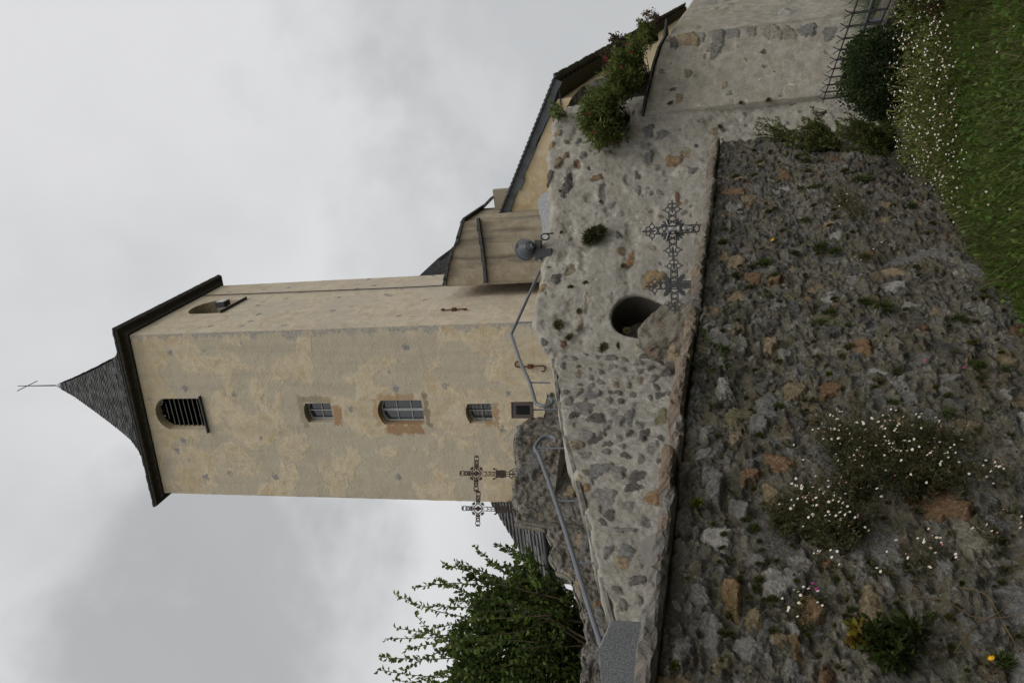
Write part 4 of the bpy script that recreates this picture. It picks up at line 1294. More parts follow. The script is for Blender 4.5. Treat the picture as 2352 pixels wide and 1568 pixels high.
h2 = rail_pts([(1260, 915), (1266, 917), (1269, 922), (1266, 928), (1259, 931), (1250, 932.5), (1241, 931), (1234, 927), (1229, 921), (1216, 877), (1196, 833)], WS, OFR)
cnr = WS.at(*WS.px(1174, 768, OFR), OFR)
endp = at_y(1240, 622, 13.9)
m = MB(); pr = smooth_path(h2 + [cnr + (h2[-1] - cnr) * .1], 5) + [cnr, cnr + (endp - cnr) * .04] + [cnr + (endp - cnr) * t for t in (.5, 1)]
m.tube(pr, .0235, 10); m.build('rail', M['rail'], hr2, sm=True)
for pt, bx in (((1218, 878), (1264, 879)),):
    m = MB(); m.tube(rail_pts([pt, bx], WS, OFR), .011, 8); m.build('post', M['rail'], hr2)
pp = cnr + (endp - cnr) * .17
m = MB(); m.tube([pp, pp - A3([0, 0, .42])], .011, 8); m.build('post', M['rail'], hr2)
m = MB(); m.tube([endp, endp - A3([0, 0, .9])], .011, 8); m.build('post', M['rail'], hr2)

# sign on a thin post
ps = [at_y(x, y, 12.4) for x, y in ((1175, 960), (1175, 922.5), (1225, 922.5), (1225, 960))]
sg = empty('information_sign', 'dark brown square sign on a thin post at the head of the stairs', 'sign', A3([*at_y(1262, 940, 12.4)[:2], 4.3]))
cs3 = sum(ps) / 4; hw = np.linalg.norm(ps[1] - ps[0]) / 2; hh = np.linalg.norm(ps[2] - ps[1]) / 2
m = MB(); m.box(cs3, hw, .012, hh, [(1, 0, 0), (0, 1, 0), (0, 0, 1)]); m.build('plate', M['sign'], sg)
m = MB()
for a, b in ((1, 0), (-1, 0)): m.box(cs3 + A3([a * (hw - .008), -.015, 0]), .008, .006, hh)
for b in (1, -1): m.box(cs3 + A3([0, -.015, b * (hh - .008)]), hw - .017, .006, .008)
m.build('frame', M['sign'], sg)
m = MB(); m.box(cs3 + A3([0, -.0135, -.01]), hw * .55, .0015, hh * .62); m.build('panel', M['black'], sg)
m = MB(); m.tube([cs3 + A3([.0, .03, hh * .5]), A3([cs3[0], cs3[1] + .03, 4.3])], .012, 8); m.build('post', M['rail'], sg)

# ------------------------------------------------------------------ spotlight on the terrace wall
lc = at_y(1211, 571, 12.25)
lp = empty('floodlight', 'round grey floodlight on a bracket standing on the terrace wall', 'floodlight', A3([lc[0], lc[1] + .05, 4.66]))
ax = A3([-.12, .78, .62]); ax /= np.linalg.norm(ax)
R_ = 25.0 / 2000 * 12.25
m = MB(); m.lathe([(.0, -.235), (.03, -.235), (.034, -.2), (.036, -.16), (.05, -.155), (.055, -.13), (.075, -.12), (.11, -.07), (.14, -.005), (R_, .06), (R_ + .008, .065), (R_ + .01, .1), (R_ * .9, .105), (0, .1)], lc, ax, 28)
m.build('housing', M['plastic'], lp, sm=False)
m = MB(); q1 = at_y(1236, 575, 12.25); q2 = at_y(1249, 578, 12.25)
m.box(q1 + A3([0, .02, 0]), .15, .05, .045); m.build('bracket', M['plastic_dk'], lp)
m = MB(); m.box(q2 + A3([-.02, .02, -.02]), .06, .06, .1); m.build('base', M['plastic_dk'], lp)
m = MB(); m.box(at_y(1190, 566, 12.2), .03, .03, .02); m.build('clip', M['plastic_dk'], lp)
m = MB(); cc = at_y(1252, 544, 12.1)
m.tube([cc + A3([.045 * math.cos(w), 0, .06 * math.sin(w)]) for w in np.linspace(0, 12.3, 40)] + [cc + A3([.05, .05, -.12])], .009, 6); m.build('cable', M['black'], lp)
m = MB(); 
for y in (541, 598):
    m = MB(); p = at_y(1240, y, 12.2); m.box(p, .01, .02, .022); m.build('bolt', M['silver'], lp)

# gravestone tops
W5 = Wall(at_y(1250, 495, 12.95)[:2], (1, 0.12))
gp = [W5.px(x, y) for x, y in [(1330, 548), (1241, 545), (1245, 535), (1246, 523), (1243, 505), (1238, 488), (1235, 470), (1237, 455), (1243, 446), (1252, 442), (1330, 440)]]
m = MB(); m.prism(gp, W5.at(0, 0), np.r_[W5.d, 0], (0, 0, 1), -np.r_[W5.n, 0] * .08)
o = m.build('wavy_gravestone', M['granite_pale'], base=W5.at(gp[0][0] - .3, 4.2)); tag(o, 'pale speckled gravestone with a wavy top beside the floodlight', 'gravestone')
W6 = Wall(at_y(1399, 1437, 4.95)[:2], (1.0, -.25))
gp = [W6.px(x, y) for x, y in [(1399, 1437), (1375, 1491), (1380, 1568)]]
gp = [(gp[0][0], 1.25)] + gp + [(gp[2][0] - .5, gp[2][1] - .03), (gp[2][0] - .5, 1.25)]
m = MB(); m.prism(gp, W6.at(0, 0), np.r_[W6.d, 0], (0, 0, 1), -np.r_[W6.n, 0] * .07)
o = m.build('granite_headstone', M['granite'], base=W6.at(gp[0][0], 1.25)); tag(o, 'grey polished granite headstone with a cut corner behind the foreground wall', 'gravestone')
md_ = o.modifiers.new('b', 'BEVEL'); md_.width = .006; md_.segments = 2
W7 = Wall(at_y(1500, 1300, 5.6)[:2], (1, .5))
gp = [W7.px(x, y) for x, y in [(1520, 1215), (1474, 1240), (1486, 1330), (1500, 1352)]]
gp = [(gp[0][0], 1.25)] + gp + [(gp[-1][0], 1.25)]
m = MB(); m.prism(gp, W7.at(0, 0), np.r_[W7.d, 0], (0, 0, 1), -np.r_[W7.n, 0] * .06)
o = m.build('brown_gravestone', M['sand_stone'], base=W7.at(gp[0][0], 1.25)); tag(o, 'plain brown gravestone tip just showing over the foreground wall', 'gravestone')

# ------------------------------------------------------------------ iron crosses
class Flat:
    """ornament drawn in the x-z plane of a cross"""
    def __init__(s): s.m = MB(); s.xf = lambda p: p

    def P(s, p): q = s.xf(p); return A3([q[0], 0.0, q[1]])
    def bar(s, a, b, w=.0045): s.m.tube([s.P(a), s.P(b)], w, 5)
    def path(s, pts, w=.0045): s.m.tube([s.P(p) for p in pts], w, 5)
    def ring(s, c, r, w=.0045, a0=0, a1=2 * math.pi, n=14): s.path([(c[0] + r * math.cos(a0 + (a1 - a0) * k / n), c[1] + r * math.sin(a0 + (a1 - a0) * k / n)) for k in range(n + 1)], w)
    def plate(s, poly, t=.008):
        pts = [s.P(p) for p in poly]
        n = len(pts); V = [p + A3([0, -t, 0]) for p in pts] + [p + A3([0, t, 0]) for p in pts]
        s.m.add(V, [tuple(range(n)), tuple(reversed(range(n, 2 * n)))] + [(i, i + n, (i + 1) % n + n, (i + 1) % n) for i in range(n)])

    def leaf(s, c, ang, L, w):
        pts = []
        for k in range(12):
            t = 2 * math.pi * k / 12; x = L * (.5 - .5 * math.cos(t)); y = w * math.sin(t) * (1 - .3 * math.cos(t))
            pts.append((c[0] + x * math.cos(ang) - y * math.sin(ang), c[1] + x * math.sin(ang) + y * math.cos(ang)))
        s.plate(pts, .004)


def arms(fl, fn):
    for k in range(4):
        c, s_ = [(1, 0), (0, 1), (-1, 0), (0, -1)][k]
        fl.xf = (lambda p, c=c, s_=s_: (p[0] * c - p[1] * s_, p[0] * s_ + p[1] * c))
        fn(fl, k == 3)
    fl.xf = lambda p: p


def finish_cross(o, parts, loc, yaw, sc=1.0):
    o.location = [float(v) for v in loc]; o.rotation_euler = (0, 0, yaw); o.scale = (sc,) * 3


def cross_a():
    o = empty('iron_cross', 'x', 'cross')
    f = Flat(); w = .0058

    def arm(f, shaft):
        L = .20
        for s_ in (-1, 1):
            f.path([(.0, .085 * s_), (.03, .05 * s_), (.07, .03 * s_), (L if not shaft else .30, .028 * s_)], w)
        if not shaft:
            for x in (.1, .15): f.ring((x, 0), .02, w)
            f.bar((.09, .028), (.125, -.028), w); f.bar((.09, -.028), (.125, .028), w)
            f.ring((.168, 0), .028, w); f.ring((.215, 0), .036, w)
            f.plate([(.225 + .03 * math.cos(t), .03 * math.sin(t)) for t in np.linspace(-1.4, 1.4, 8)])
            for t in (-1, 0, 1): f.leaf((.245, .018 * t), .6 * t, .022, .005)
        else:
            for x in (.13, .19, .25):
                f.bar((x, .028), (x + .03, 0), w); f.bar((x, -.028), (x + .03, 0), w); f.bar((x + .03, 0), (x + .06, 0), w)
        f.bar((.05, 0), (.1, 0), w)

    arms(f, arm)
    for a in (1, 3, 5, 7):
        c = (.075 * math.cos(a * math.pi / 4) * 1.4, .075 * math.sin(a * math.pi / 4) * 1.4)
        for d in (-.7, 0, .7): f.leaf((c[0] * .75, c[1] * .75), a * math.pi / 4 + d, .045, .01)
    f.m.build('openwork', M['iron'], o, base=(0, 0, 0))
    f = Flat()
    f.plate([(0, .085), (.02, .03), (.042, 0), (.02, -.03), (0, -.07), (-.02, -.03), (-.042, 0), (-.02, .03)], .014)
    f.m.build('centre_boss', M['iron'], o, base=(0, 0, 0))
    f = Flat()
    f.plate([(-.065, -.30), (.065, -.30), (.05, -.33), (.058, -.40), (.045, -.45), (-.045, -.45), (-.058, -.40), (-.05, -.33)], .01)
    for s_ in (-1, 1):
        f.path([(.03 * s_, -.44), (.03 * s_, -.50), (.075 * s_, -.56), (.08 * s_, -.6), (.05 * s_, -.62)], w); f.ring((.03 * s_, -.53), .025, w); f.ring((.028 * s_, -.59), .022, w)
        f.leaf((.06 * s_, -.3), 1.2 if s_ > 0 else 1.9, .05, .012)
    for z in (-.48, -.54, -.6): f.leaf((0, z), -math.pi / 2, .05, .01)
    f.bar((0, -.44), (0, -.66), .006)
    f.m.build('foot', M['iron'], o, base=(0, 0, 0))
    return o


def cross_b(figure):
    o = empty('iron_cross', 'x', 'cross')
    f = Flat(); w = .0055

    def arm(f, shaft):
        L = .16 if not shaft else .42
        hw = .036
        for s_ in (-1, 1): f.bar((.0, hw * s_), (L, hw * .85 * s_), w)
        x = .05
        while x < L - .05:
            f.bar((x, hw), (x + .05, -hw), w); f.bar((x, -hw), (x + .05, hw), w); f.bar((x + .025, hw), (x + .025, -hw), w * .8); x += .055
        if not shaft:
            for s_ in (-1, 1):
                f.ring((L + .025, .042 * s_), .022, w); f.ring((L + .06, .02 * s_), .02, w); f.leaf((L + .02, .06 * s_), 1.3 * s_, .03, .006)
            f.leaf((L - .01, 0), 0, .07, .012); f.leaf((L + .065, 0), 0, .05, .008)
        else:
            for z in (.2, .28, .36):
                for s_ in (-1, 1): f.leaf((z, hw * s_), .9 * s_, .03, .005)
            f.bar((.24, .012), (.42, .012), w); f.bar((.24, -.012), (.42, -.012), w)

    arms(f, arm)
    f.m.build('openwork', M['iron_gray'], o, base=(0, 0, 0))
    for a in (1, 3, 5, 7):
        an = a * math.pi / 4; f = Flat()
        if figure:
            for d in (-.5, 0, .5): f.leaf((.045 * math.cos(an), .045 * math.sin(an)), an + d, .075, .011)
            f.leaf((.02 * math.cos(an), .02 * math.sin(an)), an, .06, .014)
        else:
            f.leaf((.03 * math.cos(an), .03 * math.sin(an)), an, .11, .022)
        f.m.build('ray', M['iron_gray'], o, base=(0, 0, 0))
    if figure:
        # small silvered corpus: head, trunk, arms along the beam, legs together
        m = MB()
        yv = -.028
        m.tube([(0, yv, .035), (0, yv, .01), (0, yv, -.03), (0, yv, -.065), (.004, yv, -.085)], [.018, .026, .021, .024, .02], 10)
        m.tube([(.002, yv, -.08), (.012, yv - .006, -.12), (.004, yv, -.165), (.004, yv - .012, -.185)], [.021, .016, .011, .008], 8)
        m.tube([(-.004, yv, -.08), (-.004, yv - .008, -.12), (0, yv, -.165), (0, yv - .012, -.185)], [.021, .016, .011, .008], 8)
        for s_ in (-1, 1): m.tube([(.018 * s_, yv, .028), (.06 * s_, yv + .004, .045), (.11 * s_, yv + .01, .06)], [.011, .008, .006], 8)
        m.lathe([(.002, -.022), (.014, -.014), (.018, 0), (.015, .013), (.002, .021)], (.006, yv - .006, .062), (.15, -.2, 1), 12)
        m.box(A3([0, yv, -.062]), .028, .026, .018)
        m.build('corpus', M['silver'], o, base=(0, 0, 0), sm=True)
    else:
        f = Flat(); f.plate([(-.022, -.16), (.022, -.16), (.022, .05), (.05, .05), (.05, .085), (-.05, .085), (-.05, .05), (-.022, .05)], .01)
        f.m.build('name_plate', M['iron_gray'], o, base=(0, 0, 0))
    return o


yA = math.radians(-20)
pa1 = at_y(1094, 1087, 11.5); pa2 = at_y(1098, 1167.5, 11.45)
ca = cross_a(); finish_cross(ca, None, pa1, math.radians(8), abs(pa2[0] - pa1[0]) / .5 * 1.0)
ca['label'] = 'rusty openwork iron cross on the upper wall, standing fully before the tower'; ca['group'] = 'openwork crosses on the upper wall'
cb2 = dup(ca); finish_cross(cb2, None, pa2, math.radians(8), abs(pa2[0] - pa1[0]) / .5 * .97)
cb2['label'] = 'rusty openwork iron cross on the upper wall, half outlined against the sky'
pcA = W0.at(*W0.px(1545, 528, -.7), -.7); pcB = W0.at(*W0.px(1549, 655, -.6), -.6)
hA = np.linalg.norm(on_plane(1545, 465, pcA, pcA + A3([1, .05, 0])) - on_plane(1545, 592, pcA, pcA + A3([1, .05, 0]))) / 2
c1 = cross_b(True); finish_cross(c1, None, pcA, math.radians(5), hA / .25)
c1['label'] = 'grey ornate iron cross with a silver figure, behind the foreground wall'
hB = np.linalg.norm(on_plane(1549, 595, pcB, pcB + A3([1, .05, 0])) - on_plane(1549, 716, pcB, pcB + A3([1, .05, 0]))) / 2
c2 = cross_b(False); finish_cross(c2, None, pcB, math.radians(5), hB / .25)
c2['label'] = 'grey iron cross with four leaf rays and no figure, before the stone mound'
# plain posts carry the two lower crosses down to the ground
for c_, p_ in ((c1, pcA), (c2, pcB)):
    m = MB(); s_ = c_.scale[0]; m.tube([(0, .012, -.4), (0, .012, -(p_[2] - 1.25) / s_)], .014, 6); m.build('post', M['iron_gray'], c_, base=(0, 0, 0))

# ------------------------------------------------------------------ plants
def unit(v): return v / (np.linalg.norm(v, axis=-1, keepdims=True) + 1e-9)


def leaf_quads(B, D, L, Wd, rg, fold=.25):
    n = len(B); D = unit(D)
    sd = unit(np.cross(D, rg.normal(size=(n, 3)))); nn = np.cross(D, sd)
    L = np.broadcast_to(L, n)[:, None]; Wd = np.broadcast_to(Wd, n)[:, None]
    v = np.stack([B, B + D * L * .5 + sd * Wd * .5 + nn * L * fold * .3, B + D * L - nn * L * fold * .5, B + D * L * .5 - sd * Wd * .5 + nn * L * fold * .3], 1)
    return v.reshape(-1, 3), np.arange(n * 4).reshape(n, 4)


def pick_cols(n, cols, rg, jit=.3):
    c = A3(cols)[rg.integers(0, len(cols), n)] * rg.uniform(1 - jit, 1 + jit, (n, 1))
    return np.repeat(c, 4, 0)


GREEN = [(.10, .135, .035), (.13, .165, .042), (.07, .095, .028), (.165, .19, .06)]
DKGREEN = [(.022, .036, .012), (.034, .054, .017), (.018, .028, .011), (.05, .075, .024)]
BROWNG = [(.11, .12, .045), (.14, .13, .055), (.09, .10, .035), (.08, .07, .032)]
YGREEN = [(.10, .12, .015), (.075, .09, .015), (.15, .13, .02), (.05, .07, .015)]


def blob(name, ells, n, L, Wd, cols, parent, rg, up=.4, shell=.55, jit=.35, lump=.25):
    vols = A3([np.prod(e[1]) ** .8 for e in ells]); vols /= vols.sum()
    k = rg.choice(len(ells), n, p=vols)
    c = A3([e[0] for e in ells])[k]; R_ = A3([e[1] for e in ells])[k]
    d = unit(rg.normal(size=(n, 3)))
    r = shell + (1 - shell) * rg.random(n) ** .6
    r = np.where(rg.random(n) < .3, rg.random(n) ** .5, r)
    lm = 1 + lump * fbm((c + d * R_) / (R_.mean() * .55), 2, 3)
    B = c + d * R_ * (r * lm)[:, None]
    D = d * .9 + A3([0, 0, up]) + rg.normal(0, .6, (n, 3))
    v, f = leaf_quads(B, D, L * rg.uniform(.6, 1.3, n), Wd * rg.uniform(.7, 1.2, n), rg)
    return mk(name, v, f, M['leaf'], parent, col=pick_cols(n, cols, rg, jit))


def stems(name, base, tips, r, parent, mat, rg, bend=.15, n=5, tip_r=.4):
    m = MB(); paths = []
    for b, t in zip(base, tips):
        b, t = A3(b, dtype=float), A3(t, dtype=float); L = np.linalg.norm(t - b)
        o_ = rg.normal(0, bend * L * .5, 3)
        P = [b + (t - b) * q + o_ * math.sin(q * math.pi) + A3([0, 0, bend * L * .5]) * math.sin(q * math.pi) * 0 for q in np.linspace(0, 1, n)]
        m.tube(P, list(np.linspace(r, r * tip_r, n)), 4, caps=False); paths.append(P)
    o = m.build(name, mat, parent)
    return paths


def along(paths, per, L, Wd, cols, name, parent, rg, start=.1, out=.8, jit=.3):
    Bs, Ds = [], []
    for P in paths:
        P = A3(P)
        for j in range(per):
            t = start + (1 - start) * (j + rg.random() * .7) / per
            x = t * (len(P) - 1); i = min(int(x), len(P) - 2); fpt = P[i] + (P[i + 1] - P[i]) * (x - i)
            tg = unit(P[i + 1] - P[i]); sd = unit(np.cross(tg, rg.normal(size=3)))
            Bs.append(fpt); Ds.append(tg * .7 + sd * out)
    n = len(Bs)
    v, f = leaf_quads(A3(Bs), A3(Ds), L * rg.uniform(.65, 1.25, n), Wd * rg.uniform(.7, 1.2, n), rg, .4)
    return mk(name, v, f, M['leaf'], parent, col=pick_cols(n, cols, rg, jit))


# leafy shrub at the left, with upright shoots
rt = np.random.default_rng(31)
tree = empty('leafy_shrub', 'tall green shrub with long upright shoots beside the upper wall', 'shrub', at_y(1345, 1520, 11.9) * A3([1, 1, 0]) + A3([0, 0, 3.0]))
tb = tree.location
tips_px = [(866, 1537), (884, 1466), (872, 1508), (906, 1364), (946, 1350), (952, 1408), (1018, 1297), (982, 1392), (1000, 1330), (1090, 1254), (1140, 1247), (1046, 1290), (905, 1440), (930, 1490), (925, 1540), (960, 1455), (900, 1560), (880, 1590), (940, 1575), (1000, 1500), (1080, 1320), (1035, 1380), (1180, 1250), (1210, 1260), (1120, 1290), (985, 1560), (870, 1620), (900, 1660), (950, 1700), (1000, 1640)]
bas, tps_ = [], []
for x, y in tips_px:
    Y = 11.8 + rt.normal(0, .3); t = at_y(x, y, Y)
    q = at_y(1240 + rt.normal(0, 25), 1440 + (y - 1440) * .45 + rt.normal(0, 15), Y + rt.normal(0, .2)); bas.append(q); tps_.append(t)
nt = len(tips_px)
for _ in range(60):
    x, y = rt.uniform(1050, 1250), rt.uniform(1270, 1640)
    if x < 1140 and y < 1320: continue
    Y = 11.9 + rt.normal(0, .4); t = at_y(x, y, Y); q = at_y(1290 + rt.normal(0, 20), 1450 + (y - 1450) * .6, Y + rt.normal(0, .2)); bas.append(q); tps_.append(t)
P1 = stems('branch', bas, tps_, .011, tree, M['bark'], rt, .12, 7)
trunk = A3([tb[0], tb[1], tb[2]])
stems('trunk', [trunk] * 14, [bas[i] for i in range(14)], .03, tree, M['bark'], rt, .15, 6, .4)
along(P1[:nt], 60, .085, .062, [(.085, .135, .028), (.11, .165, .035), (.065, .10, .024), (.14, .18, .05)], 'shoot_leaf', tree, rt, .08, .9)
along(P1[nt:], 40, .08, .06, [(.045, .075, .018), (.06, .095, .022), (.03, .05, .014)], 'inner_leaf', tree, rt, .05, .9)
el = []
for x, y, a, b in [(1180, 1420, .5, .45), (1262, 1385, .3, .28), (1260, 1460, .5, .45), (1150, 1520, .5, .5), (1250, 1560, .55, .5), (1205, 1345, .2, .2), (1300, 1400, .25, .22), (1310, 1500, .3, .3), (1220, 1660, .5, .5), (1330, 1440, .22, .2), (1335, 1530, .3, .25), (1345, 1580, .3, .25), (1310, 1560, .4, .3), (1090, 1480, .35, .4), (1100, 1560, .45, .45), (1130, 1400, .3, .3)]:
    el.append((at_y(x, y, 11.95 + rt.normal(0, .15)), (a, .5, b)))
blob('crown', el, 19000, .085, .062, [(.085, .125, .03), (.11, .155, .04), (.06, .09, .025), (.045, .065, .02)], tree, rt, .2, .35, .3, .45)

# red flowering plants between the terrace wall and the pier
def red_plant(label, ells_px, Y, n, nflower, rg, L=.07, name='valerian_plant', cols=GREEN, fl='redpetal'):
    e = []
    for x, y, a, b in ells_px:
        c = at_y(x, y, Y + rg.normal(0, .05)); e.append((c, (b / 2000 * Y, .3, a / 2000 * Y)))
    b0 = A3([e[0][0][0], e[0][0][1] + .25, min(q[0][2] - q[1][2] for q in e)])
    o = empty(name, label, 'plant', b0)
    tps2 = [q[0] + unit(rg.normal(size=3)) * A3(q[1]) * .95 for q in e for _ in range(14)]
    ps_ = stems('stem', [b0] * len(tps2), tps2, .007, o, M['bark'], rg, .2, 5)
    blob('foliage', e, int(n * .95), L, L * .34, cols, o, rg, .7, .2, .45, 1.0)
    T2 = [q[0] + (unit(rg.normal(size=3)) + A3([0, -.2, .35])) * A3(q[1]) * rg.uniform(1.0, 1.45) for q in e for _ in range(9)]
    p2 = stems('spray_stem', [q[0] + rg.normal(0, .3, 3) * A3(q[1]) for q in e for _ in range(9)], T2, .004, o, M['bark'], rg, .2, 6)
    along(p2, 26, L * .95, L * .3, cols, 'spray', o, rg, .15, .7)
    m = MB()
    for i in range(nflower):
        q = e[rg.integers(len(e))]; d = unit(rg.normal(size=3)); d[1] = -abs(d[1]); d[2] = abs(d[2]) * .8
        p = q[0] + d * A3(q[1]) * 1.08
        for _ in range(5):
            m.lathe([(.001, -.009), (.010, -.003), (.010, .005), (.001, .01)], p + rg.normal(0, .014, 3), rg.normal(size=3), 6)
    if nflower: m.build('blossom', M[fl], o)
    return o


rr = np.random.default_rng(77)
red_plant('bushy red-flowered plant hanging from the rounded end of the terrace wall', [(1385, 268, 36, 40), (1368, 248, 32, 36), (1408, 290, 30, 40), (1400, 235, 38, 30), (1380, 310, 26, 28), (1350, 285, 16, 24)], 12.75, 5200, 12, rr)
red_plant('green red-flowered plant on the dark slate top of the pier', [(1435, 185, 40, 34), (1450, 150, 30, 40), (1420, 205, 30, 26), (1462, 110, 20, 24), (1430, 140, 14, 20)], 12.95, 4600, 6, rr)
red_plant('small light green plant under the nave eave at the pier end', [(1492, 82, 14, 20), (1482, 68, 9, 9)], 13.3, 700, 0, rr)
red_plant('dry brownish plant under the eave above the slate topped pier', [(1425, 105, 20, 20), (1405, 145, 14, 20)], 13.4, 500, 5, rr, cols=[(.07, .05, .028), (.06, .055, .025), (.08, .05, .035)])
red_plant('small fern sprig on the shoulder of the terrace wall', [(1284, 258, 10, 18)], 13.2, 260, 0, rr, .06, 'fern_sprig')
red_plant('thin reddish twig on the nave eave against the sky', [(1502, 38, 14, 10)], 14.0, 50, 0, rr, .06, 'dry_twig', [(.2, .12, .09), (.14, .09, .06)])

# clipped hedge bush
rh = np.random.default_rng(3)
hd = empty('box_bush', 'dense dark green clipped bush in front of the spiked fence', 'bush', A3([2.45, 8.35, 0]))
he = []
for x, y, a, b in [(2010, 125, 62, 55), (2000, 190, 66, 50), (2040, 230, 48, 38), (2040, 160, 66, 66), (1985, 150, 45, 45), (2010, 240, 34, 24), (2060, 110, 55, 50)]:
    Y = 8.35 + rh.normal(0, .06); c = at_y(x, y, Y); he.append((c, (b / 2000 * Y, .34, a / 2000 * Y)))
he.append((A3([2.45, 8.4, .2]), (.45, .35, .25)))
blob('foliage', he, 27000, .027, .018, DKGREEN, hd, rh, .3, .66, .45, .34)
stems('branch', [A3([2.45, 8.4, 0.0])] * 60, [q[0] + unit(rh.normal(size=3)) * A3(q[1]) * .8 for q in he for _ in range(8)][:60], .009, hd, M['bark'], rh, .2, 4)

# shrubby weeds at the end of the lower wall
rw = np.random.default_rng(13)


def sprigs(name, label, base_px, Y, tips, per, L, Wd, cols, rg, cat='plant', r=.004, n_side=4, spread=.12, group=None):
    b0 = at_y(*base_px, Y)
    o = empty(name, label, cat, b0, group=group)
    T = []; B = []
    for x, y in tips:
        t = at_y(x, y, Y + rg.normal(0, .12))
        for _ in range(n_side):
            T.append(t + rg.normal(0, spread, 3) * A3([1, 1, .8])); B.append(b0 + rg.normal(0, spread * .3, 3))
    ps_ = stems('stem', B, T, r, o, M['bark'], rg, .12, 6)
    along(ps_, per, L, Wd, cols, 'foliage', o, rg, .05, .6)
    return o


sprigs('wiry_weed', 'wiry olive weed on top of the end of the foreground wall', (1822, 322), 10.6, [(1742, 280), (1770, 295), (1740, 300), (1775, 275), (1790, 310)], 40, .055, .016, BROWNG + GREEN[:3], rw, n_side=4, spread=.05)
sprigs('wiry_weed', 'olive heather-like shrub below the rail end of the spiked fence', (1925, 335), 10.2, [(1838, 300), (1850, 318), (1865, 295), (1880, 290), (1820, 330), (1895, 300), (1850, 340), (1830, 310), (1860, 305)], 70, .05, .016, BROWNG + GREEN[:4], rw, n_side=9, spread=.07)
sprigs('wiry_weed', 'brownish daisy shrub between the dark bush and the wall end', (2060, 335), 9.3, [(1960, 300), (1985, 285), (2010, 290), (1940, 310), (2030, 280), (1975, 325), (2000, 320), (2045, 300), (1950, 285), (1920, 300), (2020, 330)], 70, .045, .015, BROWNG + GREEN[:3], rw, n_side=10, spread=.08)
sprigs('lavender_sprig', 'small mauve lavender sprig at the left end of the fence', (1898, 258), 10.6, [(1873, 268), (1880, 255), (1868, 258)], 14, .03, .01, [(.10, .07, .09), (.07, .08, .05)], rw, n_side=3, spread=.03)
sprigs('pale_grass', 'pale greyish green tall grass behind the spiked fence', (2060, 20), 10.6, [(1968, 10), (1975, 40), (1985, -20), (1970, 60), (1980, 80), (1990, -60), (1975, -40), (1985, 30), (1990, 60)], 26, .14, .006, [(.15, .19, .12), (.2, .23, .15), (.12, .16, .1)], rw, n_side=8, spread=.14, r=.003)

# ------------------------------------------------------------------ spiked fence
tip = [on_z((3200 + X / 4) / 1.7415, (Y / 4) / 1.7415, .84) for X, Y in ((770, 75), (725, 262), (670, 420), (615, 590), (555, 757), (505, 925), (450, 1092), (400, 1260), (355, 1425))]
tip = A3(tip); ti = np.arange(9)
fX = np.polyfit(ti, tip[:, 0], 1); fY = np.polyfit(ti, tip[:, 1], 1)
fp = lambda i, z, off=0.0: A3([np.polyval(fX, i) + off, np.polyval(fY, i), z])
fdir = unit(fp(1, 0) - fp(0, 0))
fe = empty('spiked_fence', 'low black iron fence with forked bar tips on a stone plinth', 'fence', fp(3, .42))
for i in range(-6, 11):
    m = MB(); p = fp(i, 0)
    m.box(p + A3([0, 0, .645]), .009, .009, .155, [fdir, np.cross(fdir, [0, 0, 1]), A3([0, 0, 1.0])])
    for s_ in (-1, 1): m.tube([p + A3([0, 0, .79]), p + A3([.012 * s_, -.012 * s_, .82]), p + A3([.03 * s_, -.026 * s_, .85])], .005, 5)
    m.build('bar', M['iron_gray'], fe)
for z in (.775, .50):
    m = MB(); m.tube([fp(-6.5, z), fp(10.6, z)], .008, 6); m.build('rail', M['iron_gray'], fe)
pr_ = empty('pipe_rail', 'grey pipe handrail running just behind the spiked fence', 'handrail', fp(0, .4, .25))
q1 = at_y(2003, 10, np.polyval(fY, 0) + .35); q2 = at_y(1982, 75, np.polyval(fY, 2.3) + .4); dd = (q2 - q1)
m = MB(); m.tube([q1 - dd * 2.5, q2 + dd * 2.2], .019, 8); m.build('pipe', M['rail'], pr_, sm=True)
for t in (-2.2, .6, 3.0):
    m = MB(); b_ = q1 + dd * t; m.tube([b_, A3([b_[0], b_[1], .0])], .015, 8); m.build('post', M['rail'], pr_)
WF = Wall(fp(-7, 0, -.02)[:2], fdir[:2])
Lf = np.linalg.norm(fp(11, 0) - fp(-7, 0))
pl = empty('fence_plinth', 'low dark mossy stone plinth carrying the spiked fence', 'wall', WF.at(Lf / 2, 0))
rubble('masonry', WF, np.arange(0, Lf, .025), [(-1, .455), (9, .455)], [(-1, -.1), (9, -.1)], 40, throw(60, .1, Lf, .05, .4, .05, .12, [DARK, (.13, .11, .08), GREY], [4, 3, 1], .0, .02, rg=rg3),
       rubble_mat('mossy_plinth', (.13, .115, .09), (.05, .045, .035), (.28, .26, .23), 45, .8, .3, .7, .5, (.07, .08, .04), .5), pl, [(3, .03, 3), (12, .025, 3)], .3, 31, None, .01)

# ------------------------------------------------------------------ daisies
def daisy_mesh(name, petalmat, r):
    m = MB(); n = 9
    for k in range(n):
        a = 2 * math.pi * k / n; w = .26
        V = [(.2 * r * math.cos(a - .3), .2 * r * math.sin(a - .3), .0), (r * .8 * math.cos(a - w), r * .8 * math.sin(a - w), .12 * r), (r * math.cos(a), r * math.sin(a), .1 * r), (r * .8 * math.cos(a + w), r * .8 * math.sin(a + w), .12 * r), (.2 * r * math.cos(a + .3), .2 * r * math.sin(a + .3), 0)]
        m.add(V, [(0, 1, 2, 3, 4)], 0)
    m.lathe([(.36 * r, .02 * r), (.3 * r, .16 * r), (.001, .22 * r)], (0, 0, 0), (0, 0, 1), 8, 1)
    me = bpy.data.meshes.new(name)
    me.from_pydata([tuple(v) for v in np.concatenate(m.v)], [], m.f); me.materials.append(petalmat); me.materials.append(M['yellow'])
    me.polygons.foreach_set('material_index', A3(m.m, dtype=np.int32)); me.update()
    return me


